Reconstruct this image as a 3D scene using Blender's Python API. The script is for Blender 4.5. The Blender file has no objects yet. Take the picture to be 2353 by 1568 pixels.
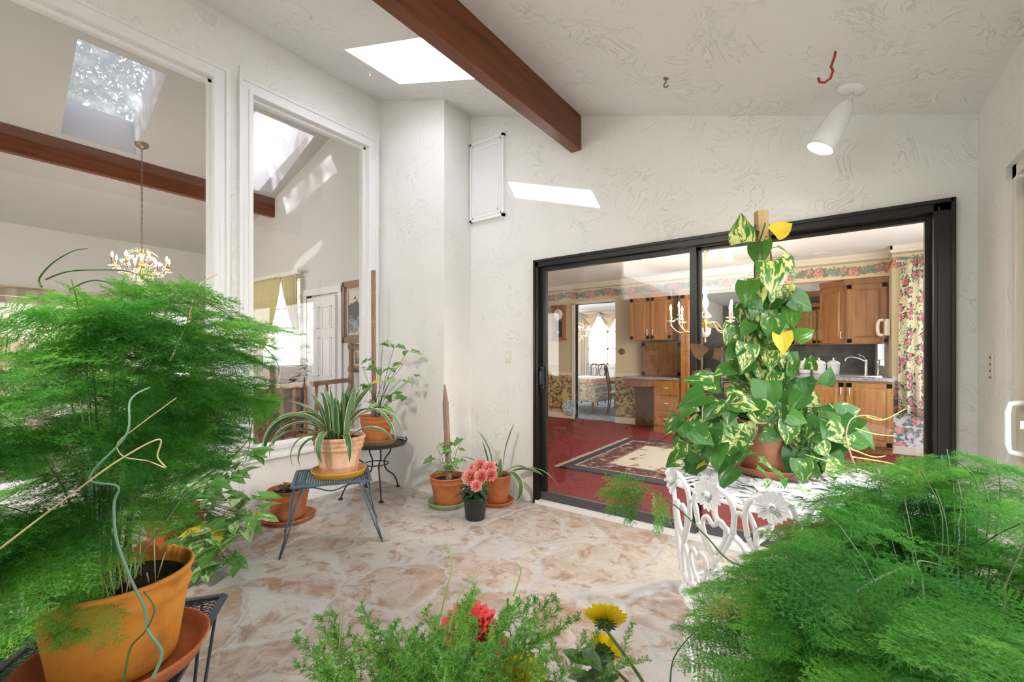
import bpy, math, random
import numpy as np
from mathutils import Vector, Matrix, Euler
PI = math.pi
random.seed(7); rng = np.random.default_rng(7)
sc = bpy.context.scene
COL = sc.collection

# ------------------------------------------------------------------ camera, world, sun, exposure
F = 1019.0; CX = 1176.5; HOR = 817.0; H = 1.26
FW = Vector((-0.5892, 0.8080, 0)); RT = Vector((0.8080, 0.5892, 0))
cam = bpy.data.cameras.new('camera'); co = bpy.data.objects.new('camera', cam); COL.objects.link(co)
co.location = (0, 0, H); co.rotation_euler = (PI/2, 0, math.atan2(0.5892, 0.8080))
cam.sensor_width = 36; cam.lens = 36*F/2353.0; cam.shift_y = (HOR-784.0)/2353.0
cam.clip_start = 0.02; cam.clip_end = 300
sc.camera = co
sc.view_settings.view_transform = 'Standard'; sc.view_settings.look = 'None'
sc.view_settings.gamma = 1; sc.view_settings.use_curve_mapping = False
sc.view_settings.exposure = 1.12
sc.cycles.max_bounces = 7; sc.cycles.diffuse_bounces = 4; sc.cycles.transparent_max_bounces = 10
sc.cycles.glossy_bounces = 3; sc.cycles.sample_clamp_indirect = 6
sc.cycles.use_denoising = True; sc.cycles.use_adaptive_sampling = True; sc.cycles.adaptive_threshold = 0.06

W = bpy.data.worlds.new('world'); sc.world = W; W.use_nodes = True
wn = W.node_tree; bg = wn.nodes['Background']
tc = wn.nodes.new('ShaderNodeTexCoord'); sx = wn.nodes.new('ShaderNodeSeparateXYZ'); rp = wn.nodes.new('ShaderNodeValToRGB')
wn.links.new(tc.outputs['Generated'], sx.inputs[0]); wn.links.new(sx.outputs[2], rp.inputs[0]); wn.links.new(rp.outputs[0], bg.inputs[0])
rp.color_ramp.elements[0].position = 0.0; rp.color_ramp.elements[0].color = (1.0, 0.985, 0.96, 1)
rp.color_ramp.elements[1].position = 0.9; rp.color_ramp.elements[1].color = (0.80, 0.86, 1.0, 1)
bg.inputs[1].default_value = 3.6

sun = bpy.data.lights.new('sun', 'SUN'); sun.energy = 18.0; sun.angle = math.radians(0.6); sun.color = (1, 0.96, 0.9)
so = bpy.data.objects.new('sun', sun); COL.objects.link(so); so.location = (-6, -8, 14)
so.rotation_euler = Vector((0.56, 1.0, -1.08)).to_track_quat('-Z', 'Y').to_euler()

# ------------------------------------------------------------------ ray helpers (photo pixel -> point on a real plane)
def ray(px, py):
    return FW + RT*((px-CX)/F) + Vector((0, 0, (HOR-py)/F))
def on(px, py, X=None, Y=None, Z=None):
    d = ray(px, py)
    if X is not None: s = X/d.x
    elif Y is not None: s = Y/d.y
    else: s = (Z-H)/d.z
    return Vector((0, 0, H)) + d*s
def onp(px, py, a, b):                      # on the plane z = a + b*X
    d = ray(px, py); s = (a-H)/(d.z-b*d.x)
    return Vector((0, 0, H)) + d*s

# ------------------------------------------------------------------ shader helpers
class S:
    def __init__(s, nt, sock): s.nt = nt; s.o = sock
    def _m(s, op, *a):
        n = s.nt.nodes.new('ShaderNodeMath'); n.operation = op
        for i, v in enumerate((s,)+a):
            if isinstance(v, S): s.nt.links.new(v.o, n.inputs[i])
            else: n.inputs[i].default_value = v
        return S(s.nt, n.outputs[0])
    def __add__(s, b): return s._m('ADD', b)
    def __sub__(s, b): return s._m('SUBTRACT', b)
    def __mul__(s, b): return s._m('MULTIPLY', b)
    def __truediv__(s, b): return s._m('DIVIDE', b)
    def gt(s, b): return s._m('GREATER_THAN', b)
    def lt(s, b): return s._m('LESS_THAN', b)
    def mn(s, b): return s._m('MINIMUM', b)
    def mx(s, b): return s._m('MAXIMUM', b)
    def pw(s, b): return s._m('POWER', b)
    def ab(s): return s._m('ABSOLUTE')
    def sin(s): return s._m('SINE')
    def wrap(s, p): return s._m('FLOORED_MODULO', p)
    def sq(s): return s._m('SQRT')
class Mt:
    def __init__(s, name, color=(.8,.8,.8), rough=.6, metal=0, spec=.5):
        s.m = bpy.data.materials.new(name); s.m.use_nodes = True; s.nt = s.m.node_tree
        s.b = s.nt.nodes['Principled BSDF']
        s.set('Base Color', tuple(color)+(1,)); s.set('Roughness', rough); s.set('Metallic', metal); s.set('Specular IOR Level', spec)
        s.m.diffuse_color = tuple(color)+(1,)
    def set(s, k, v): s.b.inputs[k].default_value = v
    def n(s, t, **k):
        n = s.nt.nodes.new('ShaderNode'+t)
        for a, v in k.items(): setattr(n, a, v)
        return n
    def l(s, a, b): s.nt.links.new(a.o if isinstance(a, S) else a, b)
    def co(s, kind='Object', scale=(1,1,1)):
        t = s.n('TexCoord'); mp = s.n('Mapping'); mp.inputs['Scale'].default_value = scale
        s.l(t.outputs[kind], mp.inputs[0]); return mp.outputs[0]
    def xyz(s, v):
        x = s.n('SeparateXYZ'); s.l(v, x.inputs[0]); return [S(s.nt, o) for o in x.outputs]
    def comb(s, x, y, z=0.0):
        c = s.n('CombineXYZ')
        for i, v in enumerate((x, y, z)):
            if isinstance(v, S): s.l(v, c.inputs[i])
            else: c.inputs[i].default_value = v
        return c.outputs[0]
    def noise(s, v, scale=5, detail=4, rough=.5, dist=0, col=False):
        n = s.n('TexNoise'); s.l(v, n.inputs['Vector']); n.inputs['Scale'].default_value = scale
        n.inputs['Detail'].default_value = detail; n.inputs['Roughness'].default_value = rough; n.inputs['Distortion'].default_value = dist
        return n.outputs['Color'] if col else S(s.nt, n.outputs[0])
    def vor(s, v, scale=5, feature='F1', out='Distance', rnd=1.0, dims='3D'):
        n = s.n('TexVoronoi', feature=feature, voronoi_dimensions=dims); s.l(v, n.inputs['Vector']); n.inputs['Scale'].default_value = scale
        n.inputs['Randomness'].default_value = rnd
        return S(s.nt, n.outputs[out]) if out == 'Distance' else n.outputs[out]
    def wave(s, v, scale=5, dist=2, detail=2, dscale=1, bands='X', prof='SIN'):
        n = s.n('TexWave', bands_direction=bands, wave_profile=prof); s.l(v, n.inputs['Vector']); n.inputs['Scale'].default_value = scale
        n.inputs['Distortion'].default_value = dist; n.inputs['Detail'].default_value = detail; n.inputs['Detail Scale'].default_value = dscale
        return S(s.nt, n.outputs[1])
    def mix(s, f, a, b):
        n = s.n('Mix', data_type='RGBA'); 
        if isinstance(f, (int, float)): n.inputs[0].default_value = f
        else: s.l(f, n.inputs[0])
        for i, v in ((6, a), (7, b)):
            if isinstance(v, tuple): n.inputs[i].default_value = v+(1,) if len(v) == 3 else v
            else: s.l(v, n.inputs[i])
        return n.outputs[2]
    def ramp(s, f, *st):
        n = s.n('ValToRGB'); cr = n.color_ramp
        while len(cr.elements) < len(st): cr.elements.new(0.5)
        for e, (p, c) in zip(cr.elements, st):
            e.position = p; e.color = (c, c, c, 1) if isinstance(c, (int, float)) else tuple(c)+(1,)
        s.l(f, n.inputs[0]); return n.outputs[0]
    def base(s, c): s.l(c, s.b.inputs['Base Color']); return s
    def bump(s, h, strength=.5, dist=.01, prev=None):
        n = s.n('Bump'); n.inputs['Strength'].default_value = strength; n.inputs['Distance'].default_value = dist
        s.l(h, n.inputs['Height'])
        if prev is not None: s.l(prev, n.inputs['Normal'])
        s.l(n.outputs[0], s.b.inputs['Normal']); return n.outputs[0]
    def trans(s, amt, col=None):            # let light through leaves and cloth
        o = s.nt.nodes['Material Output']; t = s.n('BsdfTranslucent'); mx = s.n('MixShader'); mx.inputs[0].default_value = amt
        src = s.b.inputs['Base Color']
        if src.is_linked: s.l(src.links[0].from_socket, t.inputs[0])
        else: t.inputs[0].default_value = src.default_value
        s.l(s.b.outputs[0], mx.inputs[1]); s.l(t.outputs[0], mx.inputs[2]); s.l(mx.outputs[0], o.inputs[0]); return s
M = {}
def mk(name, *a, **k): x = Mt(name, *a, **k); M[name] = x.m; return x

def stucco(name, col, amp=1.0, dirt=0.0):
    m = mk(name, col, .75, spec=.25); v = m.co('Object')
    w = m.noise(v, 2.2, 1, .5, 0, col=True)
    av = m.n('VectorMath', operation='MULTIPLY_ADD'); m.l(w, av.inputs[0]); av.inputs[1].default_value = (.5, .5, .5); m.l(v, av.inputs[2])
    a = m.noise(av.outputs[0], 7, 4, .6, 1.2)
    rid = m.ramp((a-.5).ab(), (0.0, 1.0), (0.010, 0.3), (0.028, 0.0))
    pt = m.ramp(m.noise(v, 3.5, 3, .7), (.46, 0.0), (.66, .7))
    h1 = m.n('MixRGB', blend_type='MULTIPLY'); h1.inputs[0].default_value = 1; m.l(rid, h1.inputs[1]); m.l(pt, h1.inputs[2])
    fine = m.noise(v, 28, 3, .65)
    hs = S(m.nt, h1.outputs[0])*.9 + fine*.16 + a*.35
    m.bump(hs, .5*amp, .02)
    c = tuple(col); d = tuple(x*.78 for x in col)
    m.base(m.mix(m.ramp(m.noise(v, 60, 1, .5), (.68, 0.0), (.78, .22*amp)), c, d))
    return m
def wood(name, c1, c2, sc_=(1,1,1), gs=6, rough=.4, axis='X', c3=None):
    m = mk(name, c1, rough, spec=.4)
    v = m.co('Object', sc_)
    n = m.noise(v, gs*2.2, 6, .65, .5); n2 = m.noise(v, gs*9, 3, .5)
    f = n*.85+n2*.25
    m.base(m.ramp(f, (.36, c2), (.58, c1), (.95, c3 or tuple(min(1, x*1.25) for x in c1))))
    m.bump(f, .15, .003)
    return m
def floral(name, bg, roses, leafc, scale=5, r=.3, lr=.55, plane='xz', rough=.8, trans=0, dens=.5, seed=0.0):
    m = mk(name, bg, rough, spec=.2); v = m.co('Object'); X, Y, Z = m.xyz(v)
    a = {'xz': (X, Z), 'yz': (Y, Z), 'xy': (X, Y), 'uv': None}[plane]
    if a is None: X, Y, Z = m.xyz(m.co('UV')); a = (X, Y)
    p = m.comb(a[0]+seed, a[1], seed)
    w = m.noise(p, scale*2.2, 3, .6, 0, col=True)
    av = m.n('VectorMath', operation='MULTIPLY_ADD'); m.l(w, av.inputs[0]); av.inputs[1].default_value = (.22/scale*2,)*3; m.l(p, av.inputs[2])
    d = m.vor(av.outputs[0], scale, dims='2D', rnd=.7)
    nz = m.noise(p, scale*5, 3, .6)
    petals = m.vor(av.outputs[0], scale*4.5, dims='2D')
    rc = m.mix(m.ramp(petals, (.1, 0.0), (.5, 1.0)), roses[0], roses[1])
    lf = m.noise(p, scale*4.2, 2, .5)
    leafm = (lf+(S(m.nt, m.ramp(d, (r*.6, .18), (lr, -0.0), (lr+.25, 0.0)))*1.0)).gt(1.0-dens)
    near = d.lt(lr+.12)
    stem = m.noise(p, scale*1.6, 2, .5, .6)
    stm = (stem-.5).ab().lt(.012)
    c = m.mix(stm*.8, bg, leafc[1]); 
    c = m.mix(leafm*near, c, m.mix(nz.gt(.52), leafc[0], leafc[1]))
    c = m.mix(d.lt(r), c, rc)
    m.base(c)
    if trans: m.trans(trans)
    return m

# ------------------------------------------------------------------ mesh helpers
class MB:
    def __init__(s): s.v = []; s.f = []; s.uv = {}; s.smooth = []
    def add(s, vs, fs, sm=False):
        k = len(s.v); s.v.extend([tuple(p) for p in vs])
        for f in fs: s.f.append([i+k for i in f]); s.smooth.append(sm)
        return k
    def hexa(s, p, sm=False):               # 8 points: bottom loop 0-3, top loop 4-7
        s.add(p, [(3,2,1,0),(4,5,6,7),(0,1,5,4),(1,2,6,5),(2,3,7,6),(3,0,4,7)], sm)
    def box(s, x0, x1, y0, y1, z0, z1, M4=None):
        p = [Vector(q) for q in ((x0,y0,z0),(x1,y0,z0),(x1,y1,z0),(x0,y1,z0),(x0,y0,z1),(x1,y0,z1),(x1,y1,z1),(x0,y1,z1))]
        if M4 is not None: p = [M4 @ q for q in p]
        s.hexa(p)
        return s
    def slab(s, quad, off):
        q = [Vector(a) for a in quad]; o = Vector(off); s.hexa(q+[a+o for a in q]); return s
    def bar(s, a, b, w, t, up=(0,0,1)):
        a = Vector(a); b = Vector(b); d = (b-a).normalized(); u = Vector(up)
        if abs(d.dot(u)) > .98: u = Vector((1,0,0))
        sd = d.cross(u).normalized()*w/2; u2 = sd.cross(d).normalized()*t/2
        s.hexa([a-sd-u2, a+sd-u2, b+sd-u2, b-sd-u2, a-sd+u2, a+sd+u2, b+sd+u2, b-sd+u2]); return s
    def tube(s, pts, r, n=8, caps=True, flat=1.0):
        pts = [Vector(p) for p in pts]; m = len(pts); R = r if isinstance(r, (list, tuple)) else [r]*m
        rings = []; prev = None
        for i, p in enumerate(pts):
            d = (pts[min(i+1, m-1)]-pts[max(i-1, 0)])
            d = d.normalized() if d.length > 1e-9 else Vector((0,0,1))
            if prev is None: prev = Vector((0,0,1)) if abs(d.z) < .9 else Vector((1,0,0))
            a = d.cross(prev); a = a.normalized() if a.length > 1e-6 else d.orthogonal().normalized()
            b = a.cross(d).normalized(); prev = b
            rings.append([p+a*(math.cos(2*PI*k/n)*R[i])+b*(math.sin(2*PI*k/n)*R[i]*flat) for k in range(n)])
        vs = [q for rg in rings for q in rg]; fs = []
        for i in range(m-1):
            for k in range(n):
                fs.append((i*n+k, i*n+(k+1) % n, (i+1)*n+(k+1) % n, (i+1)*n+k))
        if caps: fs.append(tuple(range(n-1, -1, -1))); fs.append(tuple((m-1)*n+k for k in range(n)))
        s.add(vs, fs, True); return s
    def lathe(s, prof, c=(0,0,0), n=32, M4=None, lobes=0, la=0.0):  # prof: (r, z) list
        vs = []; fs = []; m = len(prof)
        for (r, z) in prof:
            for k in range(n):
                a = 2*PI*k/n; rr = r*(1+la*math.cos(lobes*a)) if lobes else r
                q = Vector((rr*math.cos(a), rr*math.sin(a), z))
                if M4 is not None: q = M4 @ q
                vs.append(q+Vector(c))
        for i in range(m-1):
            for k in range(n): fs.append((i*n+k, i*n+(k+1) % n, (i+1)*n+(k+1) % n, (i+1)*n+k))
        if prof[0][0] > 1e-5: fs.append(tuple(range(n-1, -1, -1)))
        if prof[-1][0] > 1e-5: fs.append(tuple((m-1)*n+k for k in range(n)))
        s.add(vs, fs, True); return s
    def ball(s, c, r, n=10, sc3=(1,1,1)):
        pr = [(math.sin(PI*i/n)*r, -math.cos(PI*i/n)*r) for i in range(n+1)]
        pr[0] = (1e-4, -r); pr[-1] = (1e-4, r)
        s.lathe(pr, c, max(8, n), Matrix.Diagonal((*sc3, 1)).to_3x3()); return s
    def grid(s, fn, nu, nv, sm=True, uv=False, thick=0):
        vs = [fn(i/nu, j/nv) for j in range(nv+1) for i in range(nu+1)]
        fs = [(j*(nu+1)+i, j*(nu+1)+i+1, (j+1)*(nu+1)+i+1, (j+1)*(nu+1)+i) for j in range(nv) for i in range(nu)]
        k = s.add(vs, fs, sm)
        if uv:
            for j in range(nv+1):
                for i in range(nu+1): s.uv[k+j*(nu+1)+i] = (i/nu, j/nv)
        return s
    def build(s, name, mat, parent=None, world=False, bevel=0, solid=0):
        me = bpy.data.meshes.new(name)
        vs = s.v
        if world and parent is not None:
            L = parent_loc(parent); vs = [(p[0]-L.x, p[1]-L.y, p[2]-L.z) for p in vs]
        me.from_pydata(vs, [], s.f)
        me.polygons.foreach_set('use_smooth', s.smooth)
        if s.uv:
            u = me.uv_layers.new(name='UVMap'); li = np.zeros(len(me.loops), dtype=np.int32); me.loops.foreach_get('vertex_index', li)
            arr = np.zeros((len(vs), 2), dtype=np.float32)
            for k, t in s.uv.items(): arr[k] = t
            u.data.foreach_set('uv', arr[li].ravel())
        me.update()
        return link(name, me, mat, parent, bevel, solid)
def parent_loc(p):
    L = Vector((0,0,0))
    while p is not None: L += p.location; p = p.parent
    return L
def link(name, me, mat, parent=None, bevel=0, solid=0):
    o = bpy.data.objects.new(name, me); COL.objects.link(o)
    if mat is not None and not me.materials:
        for mm in (mat if isinstance(mat, (list, tuple)) else [mat]): me.materials.append(M[mm] if isinstance(mm, str) else mm)
    if parent is not None: o.parent = parent
    if bevel:
        b = o.modifiers.new('b', 'BEVEL'); b.width = bevel; b.segments = 2; b.limit_method = 'ANGLE'
    if solid:
        b = o.modifiers.new('s', 'SOLIDIFY'); b.thickness = solid; b.offset = 0
    return o
def thing(name, label, cat, loc=(0,0,0), rz=0, group=None):
    o = bpy.data.objects.new(name, None); COL.objects.link(o); o.location = loc; o.rotation_euler = (0, 0, rz)
    o.empty_display_size = .05; return tag(o, label, cat, group)
def tag(o, label, cat, group=None):
    o['label'] = label; o['category'] = cat
    if group: o['group'] = group
    return o
def struct(o): o['kind'] = 'structure'; return o
def copy_tree(o, parent=None):
    c = o.copy(); COL.objects.link(c); c.parent = parent
    for ch in list(o.children): copy_tree(ch, c)
    return c
# many copies of a small template in one mesh, numpy fast.  T: (n,3) verts, FT: faces (k,m), R: (N,3,3), P: (N,3)
def scatter(T, FT, R, P, uvT=None, rnd=None):
    T = np.asarray(T, float); N = len(P); n = len(T)
    V = np.einsum('nij,kj->nki', R, T)+P[:, None, :]
    FA = (np.asarray(FT)[None]+(np.arange(N)*n)[:, None, None])
    UV = None; RN = None
    if uvT is not None: UV = np.tile(np.asarray(uvT, float), (N, 1))
    if rnd is not None: RN = np.repeat(np.asarray(rnd), n)
    return V.reshape(-1, 3), FA.reshape(-1, FA.shape[-1]), UV, RN
def npmesh(name, V, Fq, UV=None, RN=None, smooth=True):
    me = bpy.data.meshes.new(name); k = Fq.shape[1]
    me.vertices.add(len(V)); me.vertices.foreach_set('co', V.astype(np.float32).ravel())
    me.loops.add(Fq.size); me.loops.foreach_set('vertex_index', Fq.astype(np.int32).ravel())
    me.polygons.add(len(Fq)); me.polygons.foreach_set('loop_start', (np.arange(len(Fq))*k).astype(np.int32))
    me.polygons.foreach_set('use_smooth', np.full(len(Fq), smooth))
    if UV is not None:
        u = me.uv_layers.new(name='UVMap'); u.data.foreach_set('uv', UV[Fq.ravel()].astype(np.float32).ravel())
    if RN is not None:
        u = me.uv_layers.new(name='RND'); a = np.stack([RN[Fq.ravel()]]*2, 1); u.data.foreach_set('uv', a.astype(np.float32).ravel())
    me.update(calc_edges=True); me.validate(); return me
def frames(D, Nn):                          # rotation matrices with local X = D, local Z ~ Nn
    D = D/np.linalg.norm(D, axis=1, keepdims=True)
    Y = np.cross(Nn, D); Y /= np.maximum(np.linalg.norm(Y, axis=1, keepdims=True), 1e-6)
    Z = np.cross(D, Y); return np.stack([D, Y, Z], axis=2)
# ------------------------------------------------------------------ materials
stucco('stucco_white', (.80, .79, .77), 1.0)
stucco('stucco_ceiling', (.80, .79, .78), 1.05)
stucco('plaster_grey', (.56, .55, .545), .25)
mk('paint_white', (.86, .86, .87), .4); mk('paint_trim', (.80, .80, .81), .45)
mk('paint_cream', (.78, .73, .64), .45)
mk('kitchen_ceiling', (.84, .86, .90), .8)
wood('beam_wood', (.165, .046, .016), (.085, .022, .009), (6, .35, 6), 2.2, .35, 'Z')
wood('oak', (.33, .145, .04), (.19, .072, .018), (6, 6, .5), 2.2, .32, 'X')
wood('oak_dark', (.20, .09, .035), (.10, .045, .018), (3, 3, .5), 4, .35, 'X')
wood('railing_oak', (.36, .17, .065), (.2, .085, .03), (6, 6, 1), 4, .35, 'X')
wood('piano_wood', (.13, .06, .035), (.06, .03, .018), (1, 1, 3), 3, .25, 'Z')
wood('stake_wood', (.36, .25, .17), (.16, .10, .07), (10, 10, .8), 5, .85, 'X')
wood('stake_light', (.55, .38, .20), (.35, .22, .11), (10, 10, .8), 5, .8, 'X')
mk('bronze', (.018, .017, .016), .35, .3); mk('bronze_sill', (.09, .085, .095), .4, .3)
mk('iron_black', (.025, .027, .035), .45, .4); mk('iron_navy', (.04, .05, .075), .45, .3); mk('iron_teal', (.07, .13, .16), .45, .3)
mk('brass', (.72, .50, .22), .25, 1); mk('chrome', (.75, .75, .76), .15, 1); mk('old_brass', (.30, .24, .15), .4, .9)
mk('plastic_white', (.82, .82, .80), .35); mk('plastic_almond', (.72, .69, .60), .4); mk('plastic_black', (.018, .018, .02), .4)
mk('enamel_white', (.84, .84, .85), .25); mk('porcelain', (.86, .84, .80), .15)
mk('red_rubber', (.42, .015, .01), .4); mk('lace_white', (.86, .86, .88), .5)
mk('twine', (.55, .48, .34), .9); mk('dead_stem', (.50, .42, .24), .8); mk('stem_blue', (.16, .30, .22), .6); mk('stem_green', (.07, .13, .035), .6)
mk('dark_void', (.02, .02, .022), .8); mk('wall_beige', (.69, .68, .67), .8)

m = mk('terracotta', (.50, .165, .06), .65, spec=.3); v = m.co('Object')
m.base(m.ramp(m.noise(v, 9, 5, .6), (.25, (.36, .105, .035)), (.6, (.50, .165, .06)), (.9, (.58, .24, .11)))); m.bump(m.noise(v, 60, 4), .1, .002)
m = mk('terracotta_aged', (.62, .33, .14), .7, spec=.3); v = m.co('Object'); X, Y, Z = m.xyz(v)
f = m.noise(v, 5, 6, .65, .5)
c = m.ramp(f, (.30, (.30, .12, .025)), (.45, (.56, .22, .03)), (.62, (.62, .27, .04)), (.85, (.58, .33, .12)))
c = m.mix(m.ramp(m.noise(v, 14, 6, .7), (.60, 0.0), (.75, .6)), c, (.16, .09, .04)); m.base(c); m.bump(m.noise(v, 50, 4), .12, .002)
m = mk('terracotta_pale', (.62, .38, .27), .75, spec=.25); v = m.co('Object', (6, 6, .8))
c = m.ramp(m.noise(v, 4, 5, .6, .4), (.30, (.50, .20, .09)), (.50, (.66, .40, .26)), (.8, (.72, .52, .40))); m.base(c)
mk('saucer_yellow', (.60, .30, .025), .45); mk('saucer_green', (.26, .36, .18), .3); mk('saucer_olive', (.30, .19, .07), .5)
mk('pot_smooth', (.44, .17, .09), .45)
m = mk('soil', (.03, .02, .014), .95); v = m.co('Object'); q = m.noise(v, 70, 5, .7)
m.base(m.ramp(q, (.35, (.012, .008, .006)), (.6, (.05, .03, .02)), (.8, (.16, .10, .07)))); m.bump(q, 1.0, .02)

# flagstone floor
m = mk('flagstone', (.6, .55, .5), .55, spec=.35); v = m.co('Object')
w = m.noise(v, 1.7, 4, .55, 0, col=True)
av = m.n('VectorMath', operation='MULTIPLY_ADD'); m.l(w, av.inputs[0]); av.inputs[1].default_value = (.55, .55, 0); m.l(v, av.inputs[2])
fl = m.n('Mapping'); fl.inputs['Scale'].default_value = (1, 1.15, 0); m.l(av.outputs[0], fl.inputs[0])
ed = m.vor(fl.outputs[0], 2.15, 'DISTANCE_TO_EDGE'); cc = m.vor(fl.outputs[0], 2.15, 'F1', 'Color')
cs = m.n('SeparateColor'); m.l(cc, cs.inputs[0]); cr = S(m.nt, cs.outputs[0]); cg = S(m.nt, cs.outputs[1])
tone = m.ramp(cr, (0.0, (.50, .47, .42)), (.3, (.44, .37, .30)), (.5, (.33, .215, .155)), (.75, (.49, .47, .44)), (1, (.38, .28, .21)))
stn = m.noise(fl.outputs[0], 5.5, 5, .68, .4)
c = m.mix(m.ramp(stn, (.40, 0.0), (.60, .65)), tone, (.55, .545, .54))
rust = m.noise(v, 8, 5, .72, .6)
c = m.mix(m.ramp(rust, (.50, 0.0), (.64, .8)), c, (.27, .155, .09))
c = m.mix(m.ramp(m.noise(v, 45, 4, .75), (.45, 0.0), (.75, .35)), c, (.36, .29, .24))
mort = m.ramp(ed+(m.noise(v, 30, 4, .6)-.5)*.03, (.012, 1.0), (.040, 0.0))
c = m.mix(S(m.nt, mort)*.75, c, (.46, .46, .48)); m.base(c)
hh = S(m.nt, m.ramp(ed, (.0, 0.0), (.05, 1.0)))*.5+stn*.5+m.noise(v, 40, 3, .7)*.25
m.bump(hh, .5, .012); m.l(m.ramp(rust, (.3, .38), (.7, .62)), m.b.inputs['Roughness'])

m = mk('red_carpet', (.22, .03, .032), .95, spec=.1); v = m.co('Object')
m.base(m.ramp(m.noise(v, 22, 5, .7), (.3, (.15, .016, .018)), (.7, (.26, .045, .046)))); m.bump(m.noise(v, 200, 3), .4, .004)
m = mk('blue_carpet', (.3, .36, .42), .95, spec=.1); v = m.co('Object')
m.base(m.ramp(m.noise(v, 6, 5, .7), (.35, (.18, .25, .33)), (.6, (.38, .44, .48)), (.8, (.55, .58, .58))))
m = mk('beige_carpet', (.56, .52, .48), .95, spec=.1); v = m.co('Object'); m.base(m.ramp(m.noise(v, 30, 4), (.3, (.48, .45, .42)), (.7, (.62, .58, .54))))
m = mk('slate_floor', (.09, .085, .09), .3); v = m.co('Object'); m.base(m.ramp(m.noise(v, 6, 5), (.3, (.05, .05, .055)), (.7, (.14, .13, .13))))
m = mk('granite', (.22, .20, .22), .16); v = m.co('Object'); m.base(m.ramp(m.noise(v, 60, 6, .8), (.35, (.07, .06, .07)), (.5, (.24, .22, .24)), (.7, (.50, .47, .50))))
m = mk('backsplash', (.07, .065, .07), .35); v = m.co('Object'); m.base(m.ramp(m.noise(v, 7, 5), (.3, (.03, .03, .035)), (.7, (.12, .12, .115))))
floral('wallpaper_floral', (.60, .46, .17), ((.45, .06, .05), (.66, .30, .20)), ((.10, .15, .08), (.09, .12, .13)), 4.2, .20, .42, 'xz', dens=.46)
floral('wallpaper_pale', (.74, .74, .78), ((.55, .10, .14), (.75, .40, .42)), ((.12, .22, .13), (.20, .26, .32)), 4.2, .22, .45, 'xz', dens=.44, seed=3)
floral('curtain_floral', (.80, .76, .56), ((.50, .06, .09), (.72, .34, .36)), ((.10, .20, .13), (.06, .10, .20)), 6.0, .24, .42, 'uv', trans=.35, dens=.44)
floral('tablecloth_floral', (.80, .76, .70), ((.60, .26, .24), (.74, .48, .42)), ((.35, .40, .30), (.40, .42, .44)), 4.5, .30, .5, 'xz', dens=.46)
# wallpaper with a rose border near the ceiling
m = mk('wallpaper_border', (.70, .58, .34), .8, spec=.2); v = m.co('Object'); X, Y, Z = m.xyz(v)
xx = X+Y*0.0; zz = Z-2.45+((xx*7.5).sin()*.012)
n2 = m.noise(m.comb(X, Z), 26, 3, .6); n3 = m.noise(m.comb(X, Z), 12, 4, .6)
d1 = ((xx.wrap(.40)-.2).pw(2.0)+(zz+.012).pw(2.0)).sq(); d2 = (((xx+.11).wrap(.40)-.2).pw(2.0)+(zz-.022).pw(2.0)*1.3).sq()
lfm = ((zz.ab()*6.0)+((d1.mn(d2))*1.6)+n2*.9).lt(.98)
c = m.mix(lfm, (.68, .57, .36), m.mix(n3.gt(.5), (.20, .26, .17), (.27, .31, .33)))
rs = (d1+(n2-.5)*.05).lt(.062).mx((d2+(n2-.5)*.05).lt(.042))
pet = m.vor(m.comb(X, Z), 34, dims='2D')
c = m.mix(rs, c, m.mix(m.ramp(pet, (.1, 0.0), (.55, 1.0)), (.38, .08, .07), (.64, .36, .30)))
line = (Z-2.565).ab().lt(.010); c = m.mix(line*.8, c, (.24, .32, .26))
low = Z.lt(2.33); c = m.mix(low, c, (.62, .55, .37)); m.base(c)

# rug
m = mk('rug_pattern', (.6, .6, .5), .95, spec=.1); v = m.co('Object'); X, Y, Z = m.xyz(v)
e = (X.ab()*-1.0+1.55).mn(Y.ab()*-1.0+1.07)
nf = m.noise(v, 5, 5, .65); nf2 = m.noise(v, 13, 4, .6)
c = m.mix(e.gt(.43), (.11, .045, .04), (.60, .58, .48))
c = m.mix((e-.17).ab().lt(.012), c, (.50, .42, .34)); c = m.mix((e-.43).ab().lt(.015), c, (.30, .14, .12))
fr = (nf+S(m.nt, m.ramp(e, (.40, .10), (.78, -0.0)))).gt(.64); c = m.mix(fr, c, m.mix(nf2.gt(.5), (.17, .13, .12), (.42, .20, .17)))
fb = nf2.gt(.60)*e.lt(.48); c = m.mix(fb, c, m.mix(nf.gt(.5), (.50, .36, .30), (.28, .30, .26)))
c = m.mix(e.lt(.15), c, (.045, .06, .075)); m.base(c)

# glass
def glass(name, k=1.0, base=.03, tint=(1,1,1), haze=0.0, hcol=(.9,.92,.95)):
    m = mk(name, (1,1,1)); g = m.n('NewGeometry'); dt = m.n('VectorMath', operation='DOT_PRODUCT')
    m.l(g.outputs['Incoming'], dt.inputs[0]); m.l(g.outputs['Normal'], dt.inputs[1])
    c = S(m.nt, dt.outputs['Value']).ab(); inv = (c*-1.0+1.0).mx(0.0).pw(5.0)*.9*k+base
    t = m.n('BsdfTransparent'); t.inputs[0].default_value = tint+(1,); gl = m.n('BsdfGlossy'); gl.inputs['Roughness'].default_value = 0.0
    mx = m.n('MixShader'); m.l(inv.mn(1.0), mx.inputs[0]); m.l(t.outputs[0], mx.inputs[1]); m.l(gl.outputs[0], mx.inputs[2])
    out = mx.outputs[0]
    if haze:
        tl = m.n('BsdfTranslucent'); tl.inputs[0].default_value = hcol+(1,); m2 = m.n('MixShader'); m2.inputs[0].default_value = haze
        m.l(out, m2.inputs[1]); m.l(tl.outputs[0], m2.inputs[2]); out = m2.outputs[0]
    m.l(out, m.nt.nodes['Material Output'].inputs[0]); return m
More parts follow.
